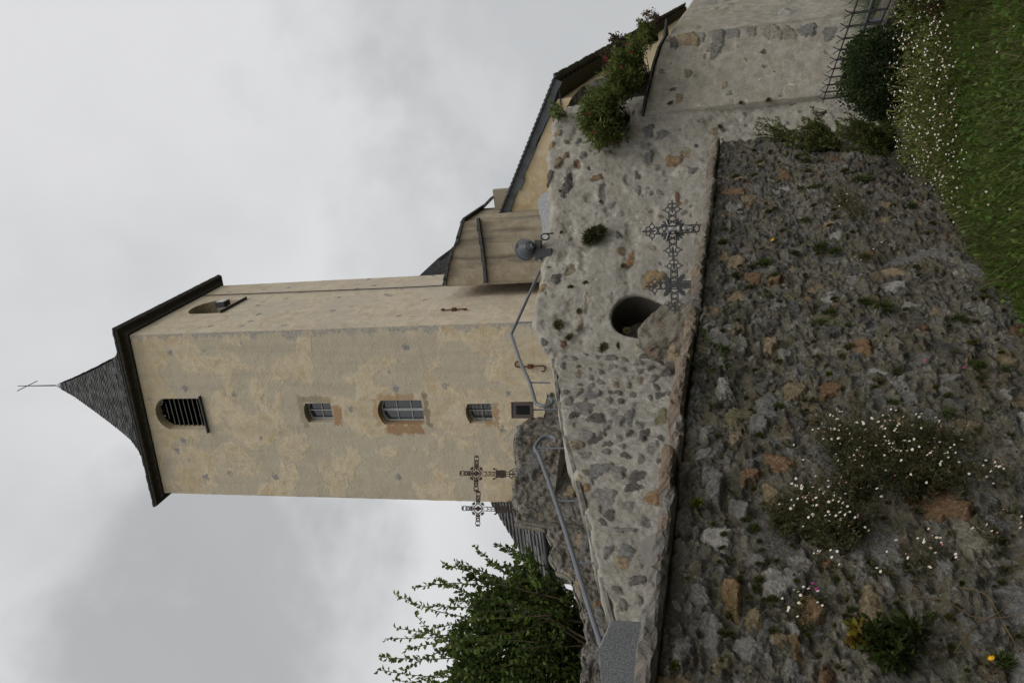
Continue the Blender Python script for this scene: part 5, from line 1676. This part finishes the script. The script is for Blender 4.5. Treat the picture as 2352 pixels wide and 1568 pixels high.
DM = [daisy_mesh('daisy_white', M['petal'], 1.0), daisy_mesh('daisy_pink', M['pinkpetal'], .7)]


def add_daisies(parent, P, N, rad, rg, pink=.12, cap=100):
    rad = rad * .86
    """the nearest flowers become parts, the rest one part"""
    order = np.argsort(np.linalg.norm(P - EYEP, axis=1))
    loc = A3(parent.location); rest = []
    for j, i in enumerate(order):
        k = 1 if rg.random() < pink else 0
        q = Vector(N[i]).to_track_quat('Z', 'Y'); s_ = rad * rg.uniform(.75, 1.2)
        if j < cap:
            o = bpy.data.objects.new('daisy_flower', DM[k]); C.objects.link(o); o.parent = parent
            o.location = [float(v) for v in P[i] - loc]; o.rotation_mode = 'QUATERNION'; o.rotation_quaternion = q; o.scale = (s_,) * 3
        else:
            rest.append((i, k, A3(q.to_matrix()), s_))
    if rest:
        V, Fc, mi, n = [], [], [], 0
        base = [(A3([v.co[:] for v in me.vertices]), [tuple(p.vertices) for p in me.polygons], [p.material_index for p in me.polygons]) for me in DM]
        for i, k, R_, s_ in rest:
            v, f, q = base[k]
            V.append(v @ R_.T * s_ + P[i]); Fc += [tuple(a + n for a in t) for t in f]; mi += [c + 2 * k for c in q]; n += len(v)
        o = mk('flower_drift', np.concatenate(V), Fc, [M['petal'], M['yellow'], M['pinkpetal'], M['yellow']], parent, mi=mi)
        tag(o, kind='stuff')


# daisy bank at the foot of the wall
rd = np.random.default_rng(17)
bank = empty('daisy_bank', 'bank of white daisies in full flower at the foot of the foreground wall', 'flowers', A3([2.0, 7.8, 0]))
be = [(A3([2.66, 8.0, .14]), (.32, .32, .36)), (A3([2.38, 7.85, .12]), (.36, .36, .34)), (A3([2.05, 7.75, .15]), (.40, .4, .38)), (A3([1.72, 7.65, .14]), (.40, .4, .36)), (A3([1.42, 7.65, .08]), (.34, .36, .27)),
      (A3([1.15, 7.55, .03]), (.28, .3, .22)), (A3([2.0, 8.3, .14]), (.4, .4, .34)), (A3([1.6, 8.35, .1]), (.32, .4, .32)), (A3([2.42, 8.05, .12]), (.3, .3, .36)), (A3([.95, 7.3, .0]), (.2, .25, .15))]
blob('foliage', be, 24000, .045, .012, [(.16, .19, .05), (.19, .215, .065), (.11, .14, .035), (.20, .20, .09)], bank, rd, .9, .3, .3, .4)
n = 1150
k = rd.choice(len(be), n, p=A3([np.prod(e[1]) for e in be]) / sum(np.prod(e[1]) for e in be))
d = unit(rd.normal(size=(n, 3)) + A3([0, -.35, .35])); d[:, 2] = np.abs(d[:, 2])
P = A3([e[0] for e in be])[k] + d * A3([e[1] for e in be])[k] * rd.uniform(.92, 1.2, (n, 1))
add_daisies(bank, P, unit(d + rd.normal(0, .5, (n, 3)) + A3([0, -.4, .7])), .0085, rd, .16)

# daisy cushions growing out of the lower wall
def wall_daisy(label, ells, nfol, nfl, rg, rad=.0078, dens=18, cols=None):
    c0 = W0.at(*W0.px(*ells[0][:2]), .0)
    o = empty('wall_daisy', label, 'flowers', c0, group='daisy plants growing out of the foreground wall')
    T, B, Pf = [], [], []
    ee = []
    for x, y, a, b, outw in ells:
        s_, z_ = W0.px(x, y); sa = abs(W0.px(x, y + b)[0] - s_); za = abs(W0.px(x + a, y)[1] - z_)
        ee.append((s_, z_, sa, za, outw))
        rootp = (s_, z_ - za * .3)
        for _ in range(dens):
            q = rg.normal(0, .5, 2); ds, dz = np.clip(q, -1.1, 1.1) * A3([sa, za])
            B.append(W0.at(rootp[0] + ds * .35, rootp[1] + dz * .35, 0.0)); lg = 1 + .45 * (rg.random() < .25); T.append(W0.at(s_ + ds * lg, z_ + dz * lg + .02 - .05 * (lg > 1), outw * rg.uniform(.4, 1.1)))
    ps_ = stems('stem', B, T, .0016, o, M['bark'], rg, .3, 6, .7)
    along(ps_, int(nfol / len(ps_)), .026, .0065, cols or [(.10, .105, .044), (.08, .09, .034), (.125, .12, .058), (.11, .09, .052)], 'wispy_foliage', o, rg, .05, .9)
    el3 = [(W0.at(e[0], e[1], e[4] * .35), (e[2] * .75, e[4] * .5, e[3] * .75)) for e in ee]
    blob('foliage', el3, nfol // 2, .024, .006, cols or [(.085, .095, .036), (.06, .07, .026), (.10, .092, .048)], o, rg, .3, .3, .35, .5)
    P = []
    for i in range(nfl):
        e = ee[rg.choice(len(ee), p=A3([q[2] * q[3] for q in ee]) / sum(q[2] * q[3] for q in ee))]
        r = rg.normal(0, .5, 2)
        P.append(W0.at(e[0] + r[0] * e[2], e[1] + r[1] * e[3] + .01, .03 + e[4] * max(.2, 1.05 - np.hypot(*r) * .5)))
    P = A3(P)
    N = unit(np.r_[W0.n, .55][None] + rg.normal(0, .35, (nfl, 3)))
    add_daisies(o, P, N, rad, rg, .14)
    return o


rwd = np.random.default_rng(23)
wall_daisy('large shaggy trailing mass of white daisies on the foreground wall', [(2010, 1060, 130, 80, .20), (2080, 1120, 110, 70, .22), (1930, 1040, 80, 70, .16), (2120, 1040, 110, 60, .16), (1960, 1140, 70, 70, .2), (2170, 1110, 60, 60, .14)], 8600, 160, rwd, dens=80)
wall_daisy('dark shaggy daisy cushion left of the largest daisy mass on the wall', [(1890, 1225, 75, 65, .17), (1850, 1180, 60, 50, .12), (1935, 1235, 60, 50, .17), (1800, 1210, 40, 35, .1)], 4800, 75, rwd, dens=66)
wall_daisy('thin daisy trails low on the foreground wall near its left side', [(2150, 1290, 60, 40, .08), (2090, 1320, 50, 40, .06), (2010, 1330, 50, 30, .06)], 700, 26, rwd, dens=14)
wall_daisy('sparse daisy sprays beside the magenta flower on the wall', [(1850, 1400, 60, 35, .05), (1900, 1300, 50, 30, .05), (1830, 1440, 40, 25, .05)], 360, 26, rwd, dens=8)
wall_daisy('loose daisy sprays at the lower right, just above the frame edge', [(2290, 1110, 60, 40, .07), (2330, 1200, 40, 40, .07), (2280, 1250, 40, 30, .06)], 700, 20, rwd, dens=14)
wall_daisy('small daisy tuft below the yellow flower on the wall', [(1995, 610, 40, 18, .1), (2030, 590, 40, 20, .1)], 600, 12, rwd, .0085, 16)
wall_daisy('daisy tuft near the wall end just under the brownish shrub', [(2010, 350, 45, 25, .12), (1960, 330, 45, 25, .12)], 900, 20, rwd, .009, 16)
wall_daisy('dark wiry daisy tuft high in the middle of the wall', [(1960, 500, 40, 34, .12), (1930, 470, 30, 26, .1)], 1300, 8, rwd, .0085, 30)

# ------------------------------------------------------------------ tufts, mosses and weeds in the joints
def tuft_mesh(name, n, cols, rg, Lr=(.4, 1.0), wd=.16, flat=.7, droop=.2):
    d = rg.normal(size=(n, 3)); d[:, 2] = np.abs(d[:, 2]) * flat + .15; d = unit(d)
    B = d * rg.uniform(0, .45, (n, 1)) * A3([1, 1, .6])
    D = d + rg.normal(0, .3, (n, 3)); D[:, 0] -= droop
    v, f = leaf_quads(B, D, rg.uniform(*Lr, n) * .6, wd * rg.uniform(.6, 1.3, n), rg, .3)
    o = mk(name, v, f, M['leaf'], None, col=pick_cols(n, cols, rg, .35))
    me = o.data; bpy.data.objects.remove(o); return me


rm = np.random.default_rng(41)
MOSS = [tuft_mesh('moss_%s' % k, 240, [(.055, .062, .02), (.04, .046, .016), (.08, .08, .026), (.10, .085, .03)], rm, (.3, .75), .13) for k in ('a', 'b', 'c')]
WEED = [tuft_mesh('weed_%s' % k, 220, [(.06, .085, .022), (.045, .065, .018), (.085, .095, .03)], rm, (.5, 1.2), .09, .8, .3) for k in ('a', 'b', 'c')]
FERN = tuft_mesh('fern_a', 1500, [(.045, .055, .02), (.03, .038, .014), (.065, .07, .028), (.06, .045, .025)], rm, (.25, .7), .07, .8, .35)
MOSS2 = [tuft_mesh('dry_moss_%s' % k, 420, [(.085, .085, .03), (.12, .10, .045), (.06, .065, .02), (.16, .13, .07)], rm, (.2, .8), .1, .5, .1) for k in ('a', 'b')]
LUSH = [tuft_mesh('lush_%s' % k, 260, YGREEN, rm, (.4, .9), .2) for k in ('a', 'b')]


def put_on(W, me, name, s_, z_, size, rg, off=.02, label=None, cat='plant', group=None):
    o = bpy.data.objects.new(name, me); C.objects.link(o)
    o.location = [float(v) for v in W.at(s_, z_, off)]
    # local z leaves the wall, local -x hangs down
    zax = Vector((W.n[0], W.n[1], .25)).normalized(); xax = Vector((0, 0, 1)).cross(zax).cross(zax).normalized() * -1
    yax = zax.cross(xax)
    R_ = Matrix((xax, yax, zax)).transposed() @ Matrix.Rotation(rg.normal(0, .5), 3, 'Z')
    o.rotation_euler = R_.to_euler(); o.scale = (size * rg.uniform(.8, 1.25), size * rg.uniform(.8, 1.25), size * rg.uniform(.7, 1.1))
    return tag(o, label, cat, group)


def sz(W, x, y, px): return abs(W.px(x + px, y)[1] - W.px(x, y)[1])


LBL_M = 'small dark green moss cushion in a joint of the foreground wall'
for x, y, r in [(1840, 440, 17), (1870, 480, 15), (1915, 490, 14), (1905, 440, 12), (1790, 425, 12), (1855, 400, 14), (1825, 590, 16), (1880, 592, 16), (1790, 700, 12), (1830, 590, 14), (1750, 580, 12), (1690, 640, 16), (1700, 620, 12), (1660, 565, 18),
                (1745, 1010, 18), (1715, 925, 14), (1870, 795, 14), (1850, 930, 15), (2060, 955, 14), (1705, 1000, 14), (1715, 1205, 18), (1745, 1255, 14), (1755, 1170, 13), (1790, 1165, 14), (1745, 1345, 22), (1700, 1340, 18), (1720, 1385, 20), (1775, 1390, 24), (1845, 1395, 10),
                (1775, 1460, 20), (1755, 1390, 14), (1680, 1468, 16), (1660, 1465, 18), (1785, 1300, 12), (1750, 1275, 14), (1830, 1345, 14), (1855, 1470, 14), (1925, 1545, 18), (1640, 1215, 16), (1660, 1270, 14), (1580, 1340, 12), (1850, 640, 12), (1700, 770, 12), (1790, 840, 14), (1900, 850, 14), (1940, 400, 16), (1995, 450, 14),
                (2050, 480, 14), (1975, 700, 14), (2110, 640, 14), (2140, 520, 14), (1730, 350, 10), (1745, 390, 10), (1790, 380, 9), (1760, 475, 10), (1700, 490, 10), (2080, 720, 14), (2180, 760, 16), (2150, 900, 16), (2260, 900, 18), (2240, 1000, 18), (2300, 1350, 22), (2180, 1430, 20), (2060, 1400, 18), (1960, 1440, 16), (1880, 1520, 20), (2300, 820, 16), (2010, 900, 14), (1650, 1010, 13)]:
    put_on(W0, MOSS[rm.integers(3)], 'moss_cushion', *W0.px(x, y), sz(W0, x, y, r), rm, .03, LBL_M, 'moss', 'moss cushions in the foreground wall')
for _ in range(170):
    x, y = rm.uniform(1650, 2340), rm.uniform(340, 1560)
    if y < 720 and x > 2100 + .6 * (y - 330): continue
    put_on(W0, MOSS[rm.integers(3)], 'moss_cushion', *W0.px(x, y), sz(W0, x, y, rm.uniform(6, 17)), rm, .025, LBL_M, 'moss', 'moss cushions in the foreground wall')
LBL_W = 'small wiry olive weed hanging from the foreground wall'
for _ in range(75):
    x, y = rm.uniform(1660, 2340), rm.uniform(340, 1500)
    if y < 740 and x > 2080 + .6 * (y - 330): continue
    q = put_on(W0, (WEED + MOSS2)[rm.integers(5)], 'small_weed', *W0.px(x, y), sz(W0, x, y, rm.uniform(12, 26)), rm, .01, LBL_W, 'weed', 'small weeds on the foreground wall')
    q.scale.x *= rm.uniform(.9, 1.8)
for x, y, r, lb in [(2235, 588, 34, 'leafy green weed in the wall just above the grass edge'), (2030, 715, 34, 'green weed tuft midway along the foreground wall'), (1885, 575, 26, 'brownish green weed near the yellow flower on the wall'),
                    (1990, 700, 26, 'narrow olive weed right of the middle of the wall'), (1730, 1225, 26, 'grey green tuft left of the rust coloured stone'), (1920, 585, 24, 'dark drooping tuft between two daisy tufts'), (2080, 1480, 40, 'dark green weed low on the wall beside the yellowish plant'),
                    (2180, 960, 30, 'dark weed below the right edge of the largest daisy cushion'), (1780, 640, 20, 'olive tuft below the orange stone in the wall'), (2200, 740, 26, 'brown green weed low on the wall near its middle'), (2300, 1530, 40, 'green weed under the yellow dandelion at the bottom'),
                    (2250, 850, 28, 'weed with a red tinge beside the lowest magenta flower'), (1985, 595, 22, 'thin weed right above the small daisy tuft'), (2060, 860, 20, 'small weed above the largest daisy cushion')]:
    put_on(W0, WEED[rm.integers(3)], 'wall_weed', *W0.px(x, y), sz(W0, x, y, r), rm, .02, lb, 'weed')
for x, y, r, lb in [(1602, 1168, 24, 'bright yellow green fern just under the coping'), (1550, 1542, 22, 'yellow green tuft at the coping near the headstone'), (1628, 1135, 10, 'tiny yellow green sprig right of the bright fern'), (1905, 870, 14, 'small yellow green sprig above the brown stone')]:
    put_on(W0, LUSH[rm.integers(2)], 'wall_fern', *W0.px(x, y), sz(W0, x, y, r), rm, .03, lb, 'fern')
yp = empty('yellow_leaved_plant', 'bushy plant with yellowing leaves low on the left of the wall', 'plant', W0.at(*W0.px(2010, 1495), 0))
ee = []
for x, y, a, b in [(2010, 1490, 45, 45), (2050, 1520, 50, 45), (1975, 1480, 25, 22), (2080, 1470, 40, 26)]:
    s_, z_ = W0.px(x, y); ee.append((W0.at(s_, z_, .06), (sz(W0, x, y, b), .09, sz(W0, x, y, a))))
blob('foliage', ee[:2] + ee[3:], 850, .035, .022, [(.035, .05, .012), (.05, .065, .015), (.025, .035, .01)], yp, rm, .3, .3)
blob('yellow_foliage', ee[2:3], 130, .035, .024, [(.2, .15, .02), (.15, .13, .02), (.22, .13, .03)], yp, rm, .3, .3)
stems('stem', [W0.at(*W0.px(2060, 1500), 0)] * 20, [e[0] + unit(rm.normal(size=3)) * A3(e[1]) for e in ee for _ in range(5)], .003, yp, M['bark'], rm, .2, 5)


def creeper(label, pxs, n, L, cols, rg):
    c = empty('creeper', label, 'plant', W0.at(*W0.px(*pxs[0]), 0))
    P = [W0.at(*W0.px(x, y), .035 + .02 * rg.random()) for x, y in pxs]
    path = smooth_path(P, 6); m = MB(); m.tube(path, .002, 4); m.build('stem', M['bark'], c)
    along([path], n, L, L * .8, cols, 'foliage', c, rg, .02, 1.2)


creeper('trailing green creeper just below the coping, leaves along its stem', [(1690, 858), (1670, 850), (1655, 812), (1630, 798), (1612, 770)], 60, .032, [(.05, .075, .02), (.04, .06, .018)], rm)
creeper('creeping ivy stem right of the trailing creeper below the coping', [(1645, 868), (1625, 852), (1595, 850), (1570, 845)], 46, .03, [(.04, .06, .018), (.03, .045, .014)], rm)
creeper('short leafy creeper beside the pale round stone', [(1700, 905), (1680, 925), (1645, 945), (1625, 930)], 30, .026, [(.05, .07, .018), (.035, .05, .014)], rm)

# single bright flowers
def flower_stalk(label, x, y, mat, r, cat='flower', n=1, spread=.015, rg=rm):
    s_, z_ = W0.px(x, y, .07); p = W0.at(s_, z_, .07)
    o = empty('wild_flower', label, cat, W0.at(s_, z_ - .08, .0))
    m = MB(); m.tube([W0.at(s_, z_ - .08, 0), W0.at(s_ + .01, z_ - .05, .05), p], .0016, 4); m.build('stem', M['leafstem'], o)
    m = MB()
    for i in range(n):
        q = p + (rg.normal(0, spread, 3) if n > 1 else 0)
        for k in range(10):
            a = 2 * math.pi * k / 10; ax_ = unit(np.r_[W0.n, .5]); e1 = unit(np.cross(ax_, [0, 0, 1])); e2 = np.cross(ax_, e1)
            t = q + r * (e1 * math.cos(a) + e2 * math.sin(a)) + ax_ * r * .25
            b1 = q + r * .5 * (e1 * math.cos(a - .35) + e2 * math.sin(a - .35)); b2 = q + r * .5 * (e1 * math.cos(a + .35) + e2 * math.sin(a + .35))
            m.add([q, b1, t, b2], [(0, 1, 2, 3)])
        m.lathe([(r * .5, -.1 * r), (r * .4, .25 * r), (.001, .35 * r)], q, np.r_[W0.n, .5], 8)
    m.build('blossom', mat, o)
    return o


M['leafstem'] = plain('green_stem', (.04, .055, .015), .7, 0, .2, 20, .2)
flower_stalk('yellow dandelion-like flower alone in the upper middle of the wall', 1775, 551, M['yellow'], .022)
flower_stalk('yellow dandelion-like flower near the bottom left of the wall', 2277, 1511, M['yellow'], .015)
flower_stalk('magenta snapdragon with three blooms left of the daisy cushions', 1866, 1342, M['magenta'], .008, n=4, spread=.011)
flower_stalk('single magenta flower hanging above the largest daisy cushion', 2126, 829, M['magenta'], .008, n=2, spread=.006)
flower_stalk('magenta flower lowest on the wall beside a reddish weed', 2212, 845, M['magenta'], .009, n=2, spread=.006)

# dry stalks hanging on the wall
for lb, pts in (('long dry brown stalk crossing the lower left of the wall', [(2085, 1395), (2160, 1410), (2240, 1440), (2330, 1450)]), ('dry straw coloured stalk rising beside the yellow leaved plant', [(2190, 1520), (2230, 1480), (2290, 1430), (2330, 1400)]),
                ('bent dry stalk with seed heads at the bottom left', [(2200, 1370), (2260, 1400), (2300, 1450), (2330, 1520)])):
    o = MB(); P = smooth_path([W0.at(*W0.px(x, y), .05 + .03 * (i % 2)) for i, (x, y) in enumerate(pts)], 6)
    o.tube(P, [.0022] * len(P), 4)
    for p in P[::3]: o.tube([p, p + rm.normal(0, .02, 3)], .0012, 4)
    tag(o.build('dry_stalk', M['drystem'] if 'drystem' in M else M.setdefault('drystem', plain('dry_stem', (.13, .09, .05), .8, 0, .3, 20, .1)), base=P[0]), lb, 'stalk')

# plants on the terrace wall and its neighbours
for W, x, y, r, lb in [(W1, 1283, 748, 17, 'mossy tuft under the handrail post of the terrace wall'), (W1, 1305, 778, 13, 'small moss tuft lower left of the mossy tuft by the rail'), (W1, 1385, 800, 15, 'moss clump left of the dark hollow at the wall crease'),
                       (W1, 1311, 660, 10, 'small green tuft beside the dark stone under the rail'), (W1, 1345, 650, 7, 'tiny tuft above the dark hollow'), (W1, 1290, 535, 8, 'little moss tuft below the floodlight cable'),
                       (W1, 1655, 293, 9, 'moss dot low on the terrace wall near the fence'), (W1, 1287, 440, 5, 'moss speck by the large dark stones'), (W1, 1380, 464, 6, 'round moss dot right of the fern'), (W1, 1432, 612, 7, 'green moss dot just above the crosses'),
                       (W1, 1420, 795, 8, 'moss tuft on the lip of the dark hollow'), (W1, 1330, 715, 9, 'ragged moss patch between the rail and the hollow'), (W1, 1440, 760, 8, 'moss fringe at the left of the dark hollow'),
                       (WP, 1702, 238, 9, 'moss tuft at the left edge of the rendered pier'), (WP, 1765, 232, 9, 'lower moss tuft at the left edge of the rendered pier'), (WP, 1540, 238, 8, 'moss tuft high on the left edge of the pier')]:
    q = put_on(W, MOSS2[rm.integers(2)], 'moss_tuft', *W.px(x, y), sz(W, x, y, r) * 1.25, rm, .015, lb, 'moss'); q.scale.y *= rm.uniform(.6, 1.5); q.scale.x *= rm.uniform(.6, 1.4)
put_on(W1, FERN, 'wall_fern', *W1.px(1366, 545), sz(W1, 1366, 545, 46), rm, .03, 'bushy dark fern in the middle of the terrace wall', 'fern')
put_on(W1, WEED[1], 'wall_fern', *W1.px(1500, 800), sz(W1, 1500, 800, 12), rm, .06, 'green tuft between the hollow and the stone mound', 'fern')

# ------------------------------------------------------------------ grass
rgx = np.random.default_rng(2)


def in_meadow(P):
    n_out = (P[:, :2] - W0.p) @ W0.n
    fx = np.polyval(fX, 0) - .12
    return (n_out > .12) & (P[:, 0] < np.where(P[:, 1] > 7.2, fx, 4.6))


n = 90000
P = np.stack([rgx.uniform(-2.2, 4.6, n), 4.6 + (10.2 - 4.6) * rgx.random(n), np.zeros(n)], -1)
P = P[in_meadow(P)]
dn = fbm(P * 1.7, 3, 8); keep = rgx.random(len(P)) < np.clip(.8 + dn * .9, .25, 1); P = P[keep]; dn = dn[keep]; n = len(P)
D = rgx.normal(0, .38, (n, 3)); D[:, 2] = 1
L = (.10 + .09 * rgx.random(n)) * (1 + .7 * fbm(P * .9, 2, 4)) + .02
v, f = leaf_quads(P, D, L, .006 + .004 * rgx.random(n), rgx, .5)
gc = pick_cols(n, [(.08, .125, .024), (.11, .15, .032), (.06, .09, .02), (.15, .165, .055), (.14, .12, .06)], rgx, .35)
tag(mk('grass', v, f, M['leaf'], col=gc), kind='stuff')
n = 40000
P = np.stack([rgx.uniform(-2.2, 4.6, n), rgx.uniform(4.6, 10.2, n), rgx.uniform(.02, .14, n)], -1); P = P[in_meadow(P)]
P = P[fbm(P * A3([1.2, 1.2, 0]), 3, 55) > -.2]; n = len(P)
D = rgx.normal(0, .8, (n, 3)); D[:, 2] = np.abs(D[:, 2]) + .3
v, f = leaf_quads(P, D, .028 + .03 * rgx.random(n), .02 + .014 * rgx.random(n), rgx, .3)
tag(mk('clover', v, f, M['leaf'], col=pick_cols(n, [(.09, .15, .028), (.065, .12, .022), (.12, .175, .035)], rgx, .3)), kind='stuff')
# stray daisies in the grass
for x, y in [(2300, 330), (2210, 430), (2290, 120), (2235, 110), (2330, 60), (2270, 470), (2320, 480), (2220, 350), (2190, 510), (2265, 440)]:
    p = on_z(x, y, .14)
    o = bpy.data.objects.new('meadow_daisy', DM[0]); C.objects.link(o); o.location = [float(q) for q in p]; o.scale = (.009,) * 3
    o.rotation_euler = (rgx.normal(.5, .3), rgx.normal(0, .3), 0); tag(o, 'single white daisy standing alone in the green grass', 'daisy', 'stray daisies in the grass')
sprigs('rusty_dock', 'rusty brown dock stem at the far right edge of the meadow', (2190, 18), 7.6, [(2110, 12), (2130, 20), (2120, 5)], 24, .02, .012, [(.12, .05, .025), (.09, .045, .02), (.05, .07, .02)], rw, n_side=4, spread=.04)
sprigs('meadow_weed', 'tall green weeds by the plinth behind the daisy bank', (2170, 40), 7.9, [(2110, 45), (2125, 60), (2100, 30), (2120, 80), (2130, 20)], 26, .05, .016, GREEN, rw, n_side=7, spread=.1)

# ------------------------------------------------------------------ sky, sun, camera
w = bpy.data.worlds.new('World'); bpy.context.scene.world = w; w.use_nodes = True
nt_ = w.node_tree; bg = nt_.nodes['Background']


class WG_(G):
    def __init__(s): s.t = nt_


gw = WG_()
sk = nt_.nodes.new('ShaderNodeTexSky'); sk.sky_type = 'NISHITA'; sk.sun_disc = False
SUN_EL, SUN_AZ = math.radians(52), math.radians(140)   # azimuth clockwise from +Y
sk.sun_elevation = SUN_EL; sk.sun_rotation = SUN_AZ; sk.air_density = 1; sk.dust_density = 3
dirv = gw.n('ShaderNodeTexCoord').outputs['Generated']
dx, dy, dz = gw.sep(dirv)
c1_ = gw.noise(dirv, 1.6, 5, .5, .35); c2_ = gw.noise(gw.scale(dirv, (1, 1, 1.3)), 3.4, 5, .52, .12)
cl = gw.m('ADD', gw.m('MULTIPLY', c1_, .68), gw.m('MULTIPLY', c2_, .32))
def near_dir(px, py, w0, w1):
    d = ray(px, py); d = d / np.linalg.norm(d)
    v = gw.n('ShaderNodeVectorMath', operation='DOT_PRODUCT'); gw.put(v.inputs[0], dirv); v.inputs[1].default_value = [float(q) for q in d]
    return gw.ss(gw.m('ADD', v.outputs['Value'], gw.m('MULTIPLY', gw.m('SUBTRACT', c2_, .5), .12)), math.cos(math.radians(w0)), math.cos(math.radians(w1)))


cld = gw.mix(gw.ss(cl, .38, .6), (5.9, 6.0, 6.1), (7.5, 7.5, 7.6))
cld = gw.mix(gw.m('MULTIPLY', near_dir(520, 1400, 14, 2), .75), cld, (3.8, 3.9, 4.0))
cld = gw.mix(gw.m('MULTIPLY', near_dir(1180, 60, 15, 2), .6), cld, (4.3, 4.5, 4.6))
cld = gw.mix(gw.m('MULTIPLY', near_dir(950, 420, 11, 2), .35), cld, (4.6, 4.8, 4.9))
zen = gw.ss(dz, .72, 1.0, 1.0, 1.55); bck = gw.ss(dy, .1, -.8, 1.0, 1.5)
vm = gw.n('ShaderNodeVectorMath', operation='SCALE'); gw.put(vm.inputs[0], cld); gw.put(vm.inputs['Scale'], gw.m('MULTIPLY', zen, bck))
col_ = gw.mix(.96, sk.outputs[0], vm.outputs[0])
nt_.links.new(col_, bg.inputs[0]); bg.inputs[1].default_value = .1

sd = bpy.data.lights.new('sun', 'SUN'); sd.energy = 1.1; sd.angle = math.radians(28); sd.color = (1, .965, .91)
so_ = bpy.data.objects.new('sun', sd); C.objects.link(so_)
sv = Vector((math.sin(SUN_AZ) * math.cos(SUN_EL), math.cos(SUN_AZ) * math.cos(SUN_EL), math.sin(SUN_EL)))
so_.rotation_euler = sv.to_track_quat('Z', 'Y').to_euler()

cam = bpy.data.cameras.new('camera'); co = bpy.data.objects.new('camera', cam); C.objects.link(co)
cam.sensor_fit = 'HORIZONTAL'; cam.sensor_width = 36; cam.lens = F / 2352 * 36; cam.clip_end = 2000; cam.clip_start = .05
X_, Y_, Z_ = -UV_, RV, -f0
co.matrix_world = Matrix(((X_[0], Y_[0], Z_[0], 0), (X_[1], Y_[1], Z_[1], 0), (X_[2], Y_[2], Z_[2], EYE), (0, 0, 0, 1)))
sc = bpy.context.scene; sc.camera = co
sc.view_settings.view_transform = 'Standard'; sc.view_settings.look = 'None'; sc.view_settings.exposure = 0; sc.view_settings.gamma = 1
sc.render.engine = 'CYCLES'; sc.cycles.max_bounces = 6
